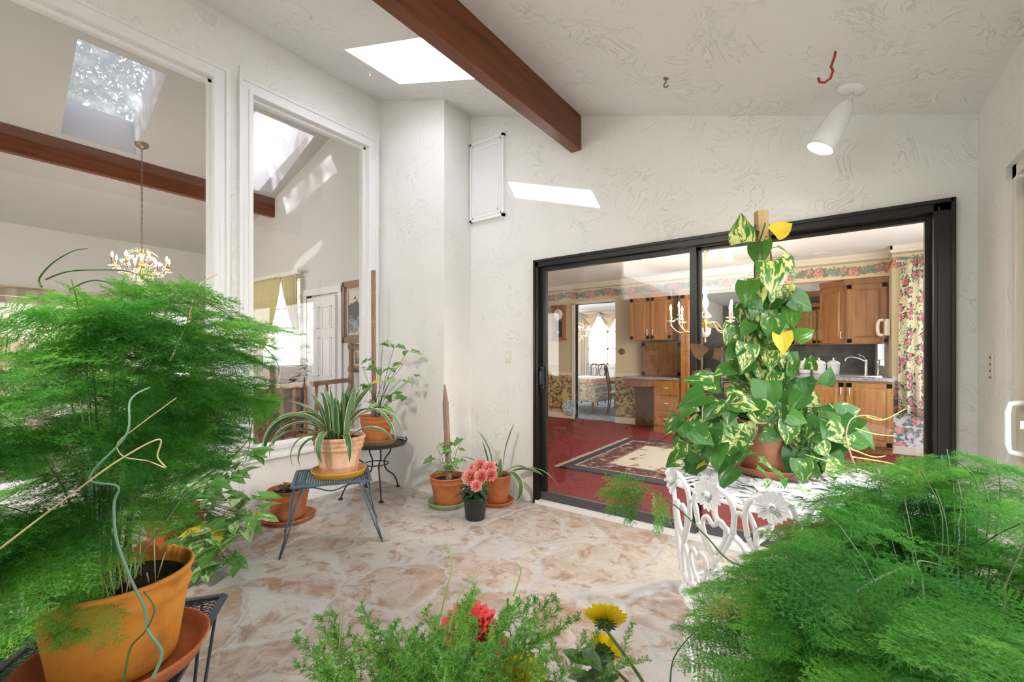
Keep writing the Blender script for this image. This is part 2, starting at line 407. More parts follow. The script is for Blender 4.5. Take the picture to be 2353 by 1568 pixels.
glass('window_glass', .8, .05); glass('skylight_acrylic', .5, .02, (.95,.97,1), .3); glass('skylight_hazy', .5, .02, (.42,.42,.43), .10, (.8,.8,.85))
glass('crystal', 1.4, .5, (1, .97, .93))
m = mk('sheer', (.86, .87, .88), .9); t = m.n('BsdfTransparent'); mx = m.n('MixShader'); X, Y, Z = m.xyz(m.co('UV'))
g = ((X*60.0).wrap(1.0).lt(.35)).mx((Y*22.0).wrap(1.0).lt(.25)); m.l(g*.35+.5, mx.inputs[0]); m.trans(.6)
prev = m.nt.nodes['Material Output'].inputs[0].links[0].from_socket
m.l(t.outputs[0], mx.inputs[1]); m.l(prev, mx.inputs[2]); m.l(mx.outputs[0], m.nt.nodes['Material Output'].inputs[0])
mk('drape_gold', (.66, .60, .36), .8).trans(.35); mk('drape_cream', (.78, .70, .56), .85).trans(.3); mk('fabric_seat', (.66, .60, .50), .9)
def emit(name, col, st):
    m = mk(name, col); m.set('Emission Color', tuple(col)+(1,)); m.set('Emission Strength', st); return m
emit('bulb_warm', (1, .80, .52), 30); emit('lamp_glow', (1, .95, .86), 14); emit('recessed_glow', (1, .92, .80), 8)

# foliage
def leafmat(name, ca, cb, cream=None, amt=.5, sc_=4, tr=.3, rough=.35, yellow=0.0, vein=True, edge=None):
    m = mk(name, ca, rough, spec=.4); u = m.n('UVMap', uv_map='UVMap'); r = m.n('UVMap', uv_map='RND')
    X, Y, Z = m.xyz(u.outputs[0]); R, _, _ = m.xyz(r.outputs[0])
    p = m.comb(X*1.6+R*37.0, Y*.9+R*11.0, R*9.0)
    c = m.mix(R.wrap(.37)*2.7, ca, cb)
    if cream:
        k = m.noise(p, sc_, 4, .65, .6)
        k = k+(R.wrap(.23)*1.2)-.14
        c = m.mix(m.ramp(k, (1-amt-.02, 0.0), (1-amt+.02, 1.0)), c, cream)
    if vein: c = m.mix(m.ramp((X-.5).ab(), (.008, .5), (.03, 0.0)), c, tuple(min(1, x*1.8+.05) for x in ca))
    if edge: c = m.mix((X-.5).ab().gt(.42), c, edge)
    if yellow: c = m.mix(R.gt(1-yellow), c, (.72, .55, .05))
    m.base(c); m.bump((X*2.0+Y*9.0+(X-.5).ab()*-26.0).sin(), .12, .002) if vein else None
    m.trans(tr); return m
leafmat('pothos_leaf', (.035, .13, .025), (.07, .22, .03), (.60, .64, .24), .37, 2.6, .25, .28, .035)
leafmat('arrow_leaf', (.08, .25, .045), (.15, .36, .07), (.50, .66, .34), .42, 2.2, .3, .4, .03)
leafmat('snake_leaf', (.035, .10, .045), (.06, .16, .06), (.13, .24, .13), .5, 6, .1, .3, 0, False, (.56, .58, .22))
leafmat('ivy_leaf', (.025, .085, .035), (.05, .14, .05), (.10, .20, .11), .5, 5, .2, .25)
leafmat('dahlia_leaf', (.025, .09, .03), (.045, .14, .04), None, 0, 0, .2, .4)
leafmat('sunflower_leaf', (.22, .30, .20), (.12, .24, .07), None, 0, 0, .3, .6)
leafmat('tree_leaf', (.10, .17, .05), (.17, .24, .09), None, 0, 0, .4, .6, 0, False)
leafmat('dry_leaf', (.10, .055, .025), (.20, .11, .05), None, 0, 0, .1, .8)
def needlemat(name, a, b, tr=.4):
    m = mk(name, a, .5, spec=.25); oi = m.n('ObjectInfo'); g = m.noise(m.co('Object'), 9, 2)
    f = S(m.nt, oi.outputs['Random'])*.7+(g-.5)*2.2+.15
    m.base(m.mix(f.mx(0.0).mn(1.0), a, b)); m.trans(tr)
needlemat('fern_needles', (.05, .25, .035), (.20, .50, .07), .46)
needlemat('foxtail_needles', (.11, .32, .06), (.28, .54, .12), .45)
needlemat('needles_dry', (.35, .40, .12), (.48, .48, .18), .4)
m = mk('petal_coral', (.85, .25, .22), .6); u = m.n('UVMap', uv_map='UVMap'); X, Y, Z = m.xyz(u.outputs[0])
m.base(m.ramp(Y, (0, (.88, .62, .14)), (.3, (.90, .68, .40)), (.6, (.80, .14, .17)), (.82, (.84, .30, .30)), (1, (.92, .68, .55)))); m.trans(.3)
m = mk('petal_red', (.7, .05, .06), .6); u = m.n('UVMap', uv_map='UVMap'); X, Y, Z = m.xyz(u.outputs[0])
m.base(m.ramp(Y, (0, (.80, .42, .05)), (.45, (.84, .50, .34)), (.7, (.66, .035, .06)), (1, (.74, .10, .10)))); m.trans(.3)
m = mk('petal_yellow', (.88, .66, .01), .5); m.trans(.35)
mk('sepal', (.10, .18, .04), .6); mk('flower_heart', (.75, .40, .03), .7)
# ================================================================== the setting
XL, XR, YB, YF = -3.72, 0.58, 3.19, -1.6            # sunroom: glass wall, right wall, sliding door wall, wall behind
XJ, YJ = -2.81, 2.83                                # column jog
CA, CB = 3.54-.314*2.81, -.314                      # sunroom ceiling z = CA + CB*X
YL, XF, LA, LB = 3.38, -8.97, 6.0, .33              # living room back wall, far wall, ceiling z = LA + LB*X
YK, KC = 7.85, 2.66                                 # kitchen far wall, ceiling height
cz = lambda x: CA+CB*x
lz = lambda x: LA+LB*x

struct(MB().box(XL-.14, XR+.1, YF-.1, YB+.12, -.12, 0).build('floor', 'flagstone'))
struct(MB().box(-60, 60, -60, 60, -.6, -.5).build('ground', mk('ground_outside', (.36, .34, .29), .9).m))

# ceiling with the skylight opening
nrm = Vector((.314, 0, 1)).normalized()*.35
sx0, sx1, sy0, sy1 = -3.06, -1.92, 2.0, 2.54
P = lambda x, y: Vector((x, y, cz(x)))
b = MB()
b.slab([P(XL-.14, YF-.1), P(XR+.1, YF-.1), P(XR+.1, sy0), P(XL-.14, sy0)], nrm)
b.slab([P(XL-.14, sy1), P(XR+.1, sy1), P(XR+.1, YB+.12), P(XL-.14, YB+.12)], nrm)
b.slab([P(XL-.14, sy0), P(sx0, sy0), P(sx0, sy1), P(XL-.14, sy1)], nrm)
b.slab([P(sx1, sy0), P(XR+.1, sy0), P(XR+.1, sy1), P(sx1, sy1)], nrm)
struct(b.build('ceiling', 'stucco_ceiling'))
b = MB(); o = nrm*1.02
b.slab([P(sx0-.03, sy0-.03)+o, P(sx1+.03, sy0-.03)+o, P(sx1+.03, sy1+.03)+o, P(sx0-.03, sy1+.03)+o], nrm*.03)
w = b.build('window_1', 'skylight_acrylic'); struct(w)

# wall with the sliding door (door opening X -2.075..0.49, Z 0.03..2.06)
DX0, DX1, DZ1 = -2.075, .49, 2.062
b = MB()
b.box(XJ, DX0, YB, YB+.12, 0, 3.6); b.box(DX1, XR+.1, YB, YB+.12, 0, 2.6)
b.hexa([Vector(q) for q in ((DX0, YB, DZ1), (DX1, YB, DZ1), (DX1, YB+.12, DZ1), (DX0, YB+.12, DZ1),
        (DX0, YB, 3.32), (DX1, YB, 2.55), (DX1, YB+.12, 2.55), (DX0, YB+.12, 3.32))])
struct(b.build('wall_back', 'stucco_white'))
# column in the corner
struct(MB().box(XL, XJ, YJ, YB+.12, 0, 3.9).build('column', 'stucco_white'))
# right wall with patio door opening Y .35..2.74, Z 0..2.05
b = MB(); b.box(XR, XR+.16, 2.74, YB, 0, 2.6); b.box(XR, XR+.16, YF, .35, 0, 2.6); b.box(XR, XR+.16, .35, 2.74, 2.05, 2.6)
struct(b.build('wall_right', 'stucco_white'))
# unseen wall behind; high windows added to let in daylight
b = MB(); b.box(XL, XR, YF-.12, YF, 0, 2.32); b.box(XL, -3.3, YF-.12, YF, 2.32, 3.9); b.box(-.5, XR, YF-.12, YF, 2.32, 2.85)
b.hexa([Vector(q) for q in ((-3.3, YF-.12, 3.2), (-.5, YF-.12, 2.72), (-.5, YF, 2.72), (-3.3, YF, 3.2), (-3.3, YF-.12, 3.75), (-.5, YF-.12, 2.87), (-.5, YF, 2.87), (-3.3, YF, 3.75))])
struct(b.build('wall_front', 'stucco_white'))
struct(MB().box(-3.3, -.5, YF-.08, YF-.07, 2.32, 3.2).build('window_2', 'window_glass'))

# glass wall between sunroom and living room
W1, W2, gz0, gz1 = (-.75, 1.35), (1.62, 2.692), .52, 3.315
b = MB(); x0, x1 = XL-.14, XL
b.box(x0, x1, YF, W1[0], 0, 4.75); b.box(x0, x1, W1[0], W1[1], 0, gz0); b.box(x0, x1, W1[0], W1[1], gz1, 4.75)
b.box(x0, x1, W1[1], W2[0], 0, 4.75); b.box(x0, x1, W2[0], W2[1], 0, gz0); b.box(x0, x1, W2[0], W2[1], gz1, 4.75)
b.box(x0, x1, W2[1], YL, 0, 4.75)
struct(b.build('wall_left', 'stucco_white'))
for i, (a, c) in enumerate((W1, W2)):
    g = MB().box(XL-.075, XL-.069, a, c, gz0, gz1).build('window_%d' % (i+3), 'window_glass'); struct(g)
    f = MB()
    for (d0, d1, t0, t1) in ((0.0, .03, 0.0, .022), (.022, .085, 0.0, .014), (.078, .10, 0.0, .028)):
        f.box(XL, XL+t1, a-d1, a-d0, gz0-d1, gz1+d1); f.box(XL, XL+t1, c+d0, c+d1, gz0-d1, gz1+d1)
        f.box(XL, XL+t1, a-d0, c+d0, gz1+d0, gz1+d1); f.box(XL, XL+t1, a-d0, c+d0, gz0-d1, gz0-d0)
    f.box(XL-.066, XL-.04, a, a+.022, gz0, gz1); f.box(XL-.066, XL-.04, c-.022, c, gz0, gz1)
    f.box(XL-.066, XL-.04, a, c, gz1-.022, gz1); f.box(XL-.066, XL-.04, a, c, gz0, gz0+.022)
    f.build('window_frame', 'paint_trim', g)
b = MB(); b.box(XL, XL+.016, 1.525, 1.54, .1, 3.5); struct(b.build('trim_1', 'paint_trim'))

# ---- beams
e = MB(); e.box(-1.73, -1.64, YF, YB, 2.90, 3.19)
o = struct(e.build('beam', 'beam_wood', bevel=.004))
struct(MB().box(-7.09, -7.0, -2.0, YL, lz(-7.0)-.29, lz(-7.09)+.02).build('beam_living', 'beam_wood', bevel=.004))

# ---- living room shell
struct(MB().box(XF-.1, XL-.14, -2.1, YL+.1, -.12, 0).build('floor_living', 'beige_carpet'))
b = MB(); Q = lambda x, y: Vector((x, y, lz(x))); up = Vector((-.33, 0, 1)).normalized()*.48
def holed(b, ya, yb, hole):
    x0, x1 = XF-.1, XL-.1
    c = [Q(x0, ya), Q(x1, ya), Q(x1, yb), Q(x0, yb)]; h = [Q(*p) for p in hole]    # hole: matching corner order
    for i in range(4):
        j = (i+1) % 4; b.slab([c[i], c[j], h[j], h[i]], up)
def pt2(px, py): p = onp(px, py, LA, LB); return (p.x, p.y)
h1 = [pt2(139, 306), pt2(178.4, 88.6), pt2(381.6, 171.4), pt2(313.5, 357)]
q3, q4, q2 = pt2(722, 313), pt2(624, 444), pt2(603, 266)
h2 = [(q4[0], q4[1]-.66), (q2[0], q2[1]), q3, q4]
holed(b, -2.1, 2.1, h1); holed(b, 2.1, YL+.1, h2)
struct(b.build('ceiling_living', 'plaster_grey'))
for k, h in enumerate((h1, h2)):
    b = MB(); hc_ = sum((Q(*p) for p in h), Vector((0,0,0)))/4; b.slab([hc_+(Q(*p)-hc_)*1.12+up*1.0 for p in h], up*.04); struct(b.build('window_%d' % (k+5), 'skylight_hazy'))
# far wall, with a window (Y .6..2.9, Z .7..2.0)
b = MB(); b.box(XF-.1, XF, -2.1, .7, 0, 3.1); b.box(XF-.1, XF, 2.9, YL+.1, 0, 3.1); b.box(XF-.1, XF, .7, 2.9, 0, .7); b.box(XF-.1, XF, .7, 2.9, 1.95, 3.1)
struct(b.build('wall_living_far', 'wall_beige'))
g = MB().box(XF-.06, XF-.055, .7, 2.9, .7, 1.95).build('window_7', 'window_glass'); struct(g)
f = MB()
for y in (.7, 1.22, 1.78, 2.34, 2.86): f.box(XF-.03, XF+.02, y, y+.04, .7, 1.95)
f.box(XF-.03, XF+.02, .7, 2.9, .7, .74); f.box(XF-.03, XF+.02, .7, 2.9, 1.91, 1.95); f.build('window_frame', 'paint_white', g)
# wall with the draped window, X -7.95..-6.2, Z .85..2.38
b = MB(); b.box(XF, -7.95, YL, YL+.1, 0, 3.5); b.box(-6.22, XL-.14, YL, YL+.1, 0, 4.9); b.box(-7.95, -6.22, YL, YL+.1, 0, .85)
b.box(-7.95, -6.22, YL, YL+.1, 2.38, 4.1)
struct(b.build('wall_living_back', 'wall_beige'))
g = MB().box(-7.95, -6.22, YL+.05, YL+.056, .85, 2.38).build('window_8', 'window_glass'); struct(g)
f = MB(); f.box(-7.95, -7.9, YL, YL+.08, .85, 2.38); f.box(-6.27, -6.22, YL, YL+.08, .85, 2.38); f.box(-7.11, -7.06, YL, YL+.08, .85, 2.38)
f.box(-7.95, -6.22, YL, YL+.08, .85, .9); f.build('window_frame', 'paint_white', g)
# unseen end of the living room: glazed
b = MB(); b.box(XF, -7.9, -2.1, -2.0, 0, 3.4); b.box(-4.9, XL-.14, -2.1, -2.0, 0, 4.8); b.box(-7.9, -4.9, -2.1, -2.0, 0, .8); b.box(-7.9, -4.9, -2.1, -2.0, 2.2, 4.4)
struct(b.build('wall_living_front', 'wall_beige'))
struct(MB().box(-7.9, -4.9, -2.06, -2.054, .8, 2.2).build('window_9', 'window_glass'))

b = MB(); b.box(XF-1.5, XL, -6.2, -2.14, 2.9, 3.0); b.box(XL, XR+.4, -4.4, -1.72, 2.4, 2.5) if 0 else None  # unseen slabs added outside to keep sun out of the front windows
b.box(XL-.13, XR+.5, -4.6, -1.725, 3.3, 3.38)
struct(b.build('sun_block_eaves', 'paint_trim'))

# ---- kitchen shell
KX0, KX1 = -5.4, 1.32
KR = .589                                            # jog where the curtain wall starts
struct(MB().box(KX0-.1, KX1+.1, YL+.101, YK+.1, -.12, -.001).box(XL+.02, KX1+.1, YB+.12, YL+.101, -.12, -.001).build('floor_kitchen', 'red_carpet'))
struct(MB().box(KX0-.1, KX1+.1, YL+.101, YK+.12, KC, KC+.1).box(XL+.02, KX1+.1, YB+.12, YL+.101, KC, KC+.1).build('ceiling_kitchen', 'kitchen_ceiling'))
dx0, dx1, dz = -4.168, -3.33, 2.27                   # doorway to the dining room
AX0 = -2.0                                           # alcove opening of the kitchen
b = MB(); b.box(KX0, dx0, YK, YK+.12, .90, KC); b.box(dx0, dx1, YK, YK+.12, dz, KC); b.box(dx1, AX0, YK, YK+.12, .90, KC)
b.box(AX0, KR, YK, YK+.12, 2.34, KC)
struct(b.build('wall_kitchen_back', 'wallpaper_border'))
b = MB(); b.box(KX0, dx0, YK, YK+.12, 0, .90); b.box(dx1, AX0, YK, YK+.12, 0, .90)
struct(b.build('wall_kitchen_dado', 'wallpaper_floral'))
b = MB()
for (a, c) in ((KX0, dx0), (dx1, AX0)):
    b.box(a, c, YK-.025, YK, .86, .92); b.box(a, c, YK-.018, YK, 0, .11)
b.box(dx0-.07, dx0, YK-.02, YK+.13, 0, dz+.02); b.box(dx0-.07, dx1+.0, YK-.02, YK+.13, dz, dz+.05)
struct(b.build('trim_2', 'paint_cream'))
b = MB(); b.slab([(KX0, YK-.06, KC), (KR+.0, YK-.06, KC), (KR, YK, KC-.06), (KX0, YK, KC-.06)], (0, 0, -.012)); b.box(KX0, KR, YK-.02, YK, KC-.075, KC-.055)
b.box(KR-.02, KX1, 7.43, 7.5, KC-.05, KC); b.box(KR-.02, KX1, 7.46, 7.5, KC-.08, KC-.05); b.box(KR-.02, KR, 7.43, YK, KC-.06, KC)
struct(b.build('trim_3', 'paint_cream'))
struct(MB().box(KX0-.1, KX0, YL+.101, YK+.1, 0, KC).build('wall_kitchen_left', 'wallpaper_border'))
# curtain wall at Y 7.5 with a window
b = MB(); b.box(KR, .70, 7.5, 7.6, .95, KC); b.box(.70, KX1, 7.5, 7.6, 2.35, KC); b.box(KR, KR+.08, 7.6, 8.2, 0, KC); b.box(1.25, KX1, 7.5, 7.6, .95, 2.35)
struct(b.build('wall_kitchen_right', 'wallpaper_border'))
struct(MB().box(KR, KX1, 7.5, 7.6, 0, .95).build('wall_kitchen_corner', 'wallpaper_pale'))
b = MB(); b.box(KR, KX1, 7.47, 7.5, .93, .99); b.box(KR, KX1, 7.48, 7.5, 0, .1); struct(b.build('baseboard_kitchen', 'paint_cream'))
struct(MB().box(.70, 1.25, 7.54, 7.546, .95, 2.35).build('window_10', 'window_glass'))
# side wall with a wide window, out of sight from here
b = MB(); b.box(KX1, KX1+.1, YB+.12, 3.7, 0, KC); b.box(KX1, KX1+.1, 6.9, 7.6, 0, KC); b.box(KX1, KX1+.1, 3.7, 6.9, 0, .6); b.box(KX1, KX1+.1, 3.7, 6.9, 2.4, KC)
struct(b.build('wall_kitchen_side', 'wall_beige'))
struct(MB().box(KX1+.04, KX1+.046, 3.7, 6.9, .6, 2.4).build('window_11', 'window_glass'))
struct(MB().box(KX0, XL+.02, YL+.101, YL+.2, 0, KC).box(XL-.02, XL+.1, YB+.121, YL+.2, 0, KC).build('wall_kitchen_near', 'wall_beige'))
# alcove
struct(MB().box(AX0-.1, KR+.1, YK+.1, 10.7, -.12, 0).build('floor_alcove', 'slate_floor'))
struct(MB().box(AX0-.1, KR+.1, YK+.12, 10.7, 2.34, 2.44).build('ceiling_alcove', 'kitchen_ceiling'))
struct(MB().box(AX0-.1, KR+.1, 10.6, 10.7, 0, 2.4).build('wall_alcove_back', 'backsplash'))
b = MB(); b.box(AX0-.1, AX0, YK+.12, 10.6, 0, 2.4); b.box(KR, KR+.1, 8.2, 8.6, 0, 2.4); b.box(KR, KR+.1, 9.9, 10.6, 0, 2.4); b.box(KR, KR+.1, 8.6, 9.9, 0, 1.1); b.box(KR, KR+.1, 8.6, 9.9, 2.1, 2.4)
struct(b.build('wall_alcove_side', 'wall_beige'))
struct(MB().box(KR+.05, KR+.056, 8.6, 9.9, 1.1, 2.1).build('window_12', 'window_glass'))

# ---- dining room
E0, E1, EY = -7.2, -2.1, 11.6
struct(MB().box(E0, E1, YK+.12, EY+.1, -.12, 0).build('floor_dining', 'blue_carpet'))
struct(MB().box(E0, E1, YK+.12, EY+.1, 2.6, 2.7).build('ceiling_dining', 'kitchen_ceiling'))
wx0, wx1, wz0, wz1 = -5.75, -4.55, 1.0, 2.35
b = MB(); b.box(E0, wx0, EY, EY+.1, 0, 2.6); b.box(wx1, E1, EY, EY+.1, 0, 2.6); b.box(wx0, wx1, EY, EY+.1, 0, wz0); b.box(wx0, wx1, EY, EY+.1, wz1, 2.6)
struct(b.build('wall_dining_back', 'paint_white'))
b = MB(); b.box(E0-.1, E0, YK+.12, 8.6, 0, 2.6); b.box(E0-.1, E0, 11.2, EY, 0, 2.6); b.box(E0-.1, E0, 8.6, 11.2, 0, .6); b.box(E0-.1, E0, 8.6, 11.2, 2.3, 2.6); b.box(E1-.1, E1, YK+.12, EY, 0, 2.6)
struct(b.build('wall_dining_side', 'wall_beige'))
struct(MB().box(E0-.05, E0-.045, 8.6, 11.2, .6, 2.3).build('window_13', 'window_glass'))
g = MB().box(wx0, wx1, EY+.05, EY+.056, wz0, wz1).build('window_14', 'window_glass'); struct(g)
f = MB()
for x in (wx0, -5.17, wx1-.05): f.box(x, x+.05, EY-.01, EY+.06, wz0, wz1)
for z in (wz0, 1.42, 1.9): f.box(wx0, wx1, EY-.01, EY+.06, z, z+.04)
f.box(wx0-.1, wx1+.1, EY-.06, EY, wz0-.08, wz0-.02); f.build('window_frame', 'paint_white', g)

# ---- sliding door: dark bronze frame, two panels
dr = MB(); Y0, Y1 = YB-.02, YB+.11
dr.box(DX0, DX0+.035, Y0, Y1, .025, DZ1); dr.box(DX1-.075, DX1, Y0, Y1, .025, DZ1); dr.box(DX0, DX1, Y0, Y1, DZ1-.05, DZ1)
dr.box(DX0, DX1, Y0-.01, Y0+.004, DZ1-.012, DZ1+.008); dr.box(DX0-.008, DX0+.01, Y0-.01, Y0+.004, .0, DZ1+.008); dr.box(DX1-.01, DX1+.008, Y0-.01, Y0+.004, .0, DZ1+.008)
dr.box(DX1-.06, DX1-.052, Y0-.006, Y0+.004, .03, DZ1-.03)
door = dr.build('door_1', 'bronze'); struct(door)
MB().box(DX0, DX1, YB-.03, YB+.11, .0, .03).build('door_sill', 'enamel_white', door)
XM = -.786
p = MB(); p.box(DX0+.036, DX0+.09, YB+.02, YB+.055, .10, DZ1-.052); p.box(XM-.03, XM+.012, YB+.02, YB+.055, .10, DZ1-.052); p.box(DX0+.09, XM-.03, YB+.02, YB+.055, DZ1-.085, DZ1-.052)
sp = p.build('sliding_panel', 'bronze', door)
MB().box(DX0+.036, XM+.012, YB+.02, YB+.055, .032, .10).build('bottom_rail', 'bronze_sill', sp)
MB().box(DX0+.09, XM-.03, YB+.036, YB+.040, .10, DZ1-.085).build('pane', 'window_glass', sp)
hb = MB(); hb.box(DX0+.048, DX0+.078, YB+.0, YB+.02, .98, 1.16); hb.tube([(DX0+.063, YB-.005, 1.00), (DX0+.063, YB-.03, 1.02), (DX0+.063, YB-.03, 1.12), (DX0+.063, YB-.005, 1.14)], .007); hb.build('handle', 'plastic_black', sp)
p = MB(); p.box(XM-.012, XM+.034, YB+.062, YB+.10, .10, DZ1-.052); p.box(DX1-.10, DX1-.076, YB+.062, YB+.10, .10, DZ1-.052); p.box(XM, DX1-.1, YB+.062, YB+.10, DZ1-.075, DZ1-.052)
fp = p.build('fixed_panel', 'bronze', door)
MB().box(XM, DX1-.076, YB+.062, YB+.10, .032, .10).build('bottom_rail', 'bronze_sill', fp)
MB().box(XM+.034, DX1-.10, YB+.080, YB+.084, .10, DZ1-.075).build('pane', 'window_glass', fp)

# ---- patio door in the right wall
d = MB(); x = XR
d.box(x+.02, x+.13, 2.69, 2.74, 0, 2.05); d.box(x+.02, x+.13, .35, .40, 0, 2.05); d.box(x+.02, x+.13, .35, 2.74, 2.0, 2.05); d.box(x+.02, x+.13, .35, 2.74, 0, .04)
door = d.build('door_2', 'paint_cream'); struct(door)
mk('weatherstrip', (.04, .02, .015), .8)
for nm, (ya, yb, xx) in {'sliding_panel': (1.50, 2.686, x+.04), 'fixed_panel': (.41, 1.56, x+.085)}.items():
    q = MB(); q.box(xx, xx+.035, yb-.11, yb, .05, 1.99); q.box(xx, xx+.035, ya, ya+.07, .05, 1.99); q.box(xx, xx+.035, ya, yb, 1.91, 1.99); q.box(xx, xx+.035, ya, yb, .05, .14)
    s_ = q.build(nm, 'paint_cream', door)
    MB().box(xx+.015, xx+.02, ya+.07, yb-.11, .14, 1.91).build('pane', 'window_glass', s_)
    if nm == 'sliding_panel':
        MB().box(xx-.004, xx+.01, yb-.118, yb-.108, .14, 1.91).build('gasket', 'weatherstrip', s_)
        yy = yb-.055
        MB().tube([(xx, yy, 1.075), (xx-.05, yy, 1.065), (xx-.058, yy, 1.03), (xx-.058, yy, .90), (xx-.05, yy, .87), (xx, yy, .86)], .011, 10).box(xx-.006, xx, yy-.02, yy+.02, .84, 1.095).build('handle', 'enamel_white', s_)
        MB().box(xx-.03, xx, yy-.03, yy-.022, .97, 1.0).build('latch', 'chrome', s_)

# ---- small fixtures on walls and ceiling
t = thing('access_panel', 'white framed access panel high on the stucco wall beside the column', 'panel', (-2.60, YB, 2.885))
b = MB(); b.box(-.18, .195, -.02, 0, -.36, .36); b.build('panel', 'stucco_white' if 0 else 'paint_trim', t)
b = MB()
for (i0, i1, th) in ((0.0, .022, .032), (.03, .04, .026), (.07, .078, .024)):
    b.box(-.2+i0, -.2+i1, -th, -.0, -.37+i0, .37-i0); b.box(.2-i1, .2-i0, -th, 0, -.37+i0, .37-i0); b.box(-.2+i0, .2-i0, -th, 0, .37-i1, .37-i0); b.box(-.2+i0, .2-i0, -th, 0, -.37+i0, -.37+i1)
b.build('molding', 'paint_white', t)
def plate(name, label, cat, loc, rz, w, h, kind):
    t = thing(name, label, cat, loc, rz)
    MB().box(-w/2, w/2, -.008, 0, -h/2, h/2).build('plate', 'plastic_almond', t, bevel=.002)
    if kind == 'switch': MB().box(-.006, .006, -.025, -.008, -.012, .012).build('toggle', 'plastic_white', t)
    else:
        b = MB()
        for z in ((.028, -.028) if kind == 'outlet' else (.045, .015, -.015, -.045)):
            for s_ in (-.008, .008): b.box(s_-.0015, s_+.0015, -.0095, -.007, z-.005, z+.005)
        b.build('slots', 'plastic_black', t)
        if kind == 'double': MB().tube([(0, -.008, .01), (-.004, -.03, .005), (-.02, -.035, -.002)], .0035).build('plug', 'plastic_almond', t)
    return t
plate('light_switch', 'small almond light switch on the stucco wall left of the dark sliding door', 'switch', tuple(on(1168, 820, Y=YB)), 0, .065, .11, 'switch')
plate('wall_outlet', 'low almond outlet on the wall behind the striped snake plant pot', 'outlet', tuple(on(1146, 1048, Y=YB)), 0, .065, .11, 'outlet')
plate('wall_outlet', 'large almond outlet plate on the right wall beside the white patio door', 'outlet', tuple(on(2281, 845, X=XR)), -PI/2, .06, .125, 'double')
t = thing('ceiling_hook', 'red rubber coated hook screwed in the ceiling beside the spotlight', 'hook', tuple(onp(1921, 118, CA, CB)), math.radians(-20))
pts = [(0, 0, .02), (-.005, 0, -.02), (-.02, 0, -.06), (-.012, 0, -.085), (-.022, 0, -.112), (-.045, 0, -.12), (-.066, 0, -.108), (-.072, 0, -.085)]
MB().tube(pts, .0055).build('hook', 'red_rubber', t)
t = thing('ceiling_hook', 'small dark brass plant hook in the middle of the ceiling', 'hook', tuple(onp(1531, 180, CA, CB)))
MB().tube([(0, 0, .01), (0, 0, -.02), (-.012, 0, -.03), (-.014, 0, -.045), (0, 0, -.055), (.012, 0, -.045)], .0045).lathe([(.001, -.004), (.016, -.004), (.016, .012)], n=14).build('hook', 'old_brass', t)
t = thing('ceiling_hook', 'little white hook in the ceiling at the left edge of the skylight', 'hook', tuple(onp(850, 160, CA, CB)))
MB().tube([(0, 0, .01), (0, 0, -.03), (-.008, 0, -.045), (0, 0, -.055), (.008, 0, -.045)], .003).build('hook', 'paint_white', t)

# spotlight
cp = onp(1957, 205, CA, CB)
t = thing('ceiling_spotlight', 'white bullet spotlight on a round canopy, lit, above the pothos', 'lamp', tuple(cp))
tilt = Matrix.Rotation(math.atan(.314), 3, 'Y')
MB().lathe([(.001, -.022), (.03, -.02), (.062, -.008), (.066, .006)], n=40, M4=tilt).build('canopy', 'enamel_white', t)
tip = Vector((-.012, -.06, -.075)); MB().tube([(0, 0, -.02), (-.004, -.022, -.05), tip], [.012, .012, .009], 12).ball(tuple(tip), .014).build('swivel', 'enamel_white', t)
hd = Vector((-.22, -.05, -.42)).normalized()*.27                      # axis of the shade
Rm = hd.to_track_quat('Z', 'Y').to_matrix()
prof = [(.004, 0), (.018, .004), (.034, .03), (.048, .07), (.057, .12), (.062, .18), (.064, .262), (.062, .262), (.060, .18), (.055, .12), (.03, .05), (.001, .03)]
MB().lathe(prof, tip, 40, Rm).build('shade', 'enamel_white', t)
MB().lathe([(.001, .235), (.055, .235), (.058, .24), (.001, .241)], tip, 32, Rm).build('bulb', 'lamp_glow', t)
li = bpy.data.lights.new('spot_light', 'SPOT'); li.energy = 60; li.spot_size = math.radians(110); li.spot_blend = .8; li.color = (1, .86, .66); li.shadow_soft_size = .05
lo = bpy.data.objects.new('spot_light', li); COL.objects.link(lo); lo.location = cp+tip+hd.normalized()*.25; lo.rotation_euler = hd.to_track_quat('-Z', 'Y').to_euler()

# added fill lamp in a copied spotlight fixture, unseen behind the viewpoint
cp2 = Vector((-1.15, -.75, cz(-1.15))); t2 = copy_tree(t); t2.location = cp2
t2['label'] = 'added fill lamp shaped like the bullet spotlight near the front wall of the sunroom'
l2 = li.copy(); l2.energy = 120; l2.color = (1, .93, .84); l2.spot_size = math.radians(150); l2.spot_blend = 1.0; l2.shadow_soft_size = .06
lo2 = bpy.data.objects.new('spot_light', l2); COL.objects.link(lo2); lo2.location = cp2+tip+hd.normalized()*.27
t2.rotation_euler = (0, 0, math.radians(-70)); Rz = Matrix.Rotation(math.radians(-70), 3, 'Z'); lo2.location = cp2+Rz @ (tip+hd.normalized()*.27); lo2.rotation_euler = (Rz @ hd).to_track_quat('-Z', 'Y').to_euler()
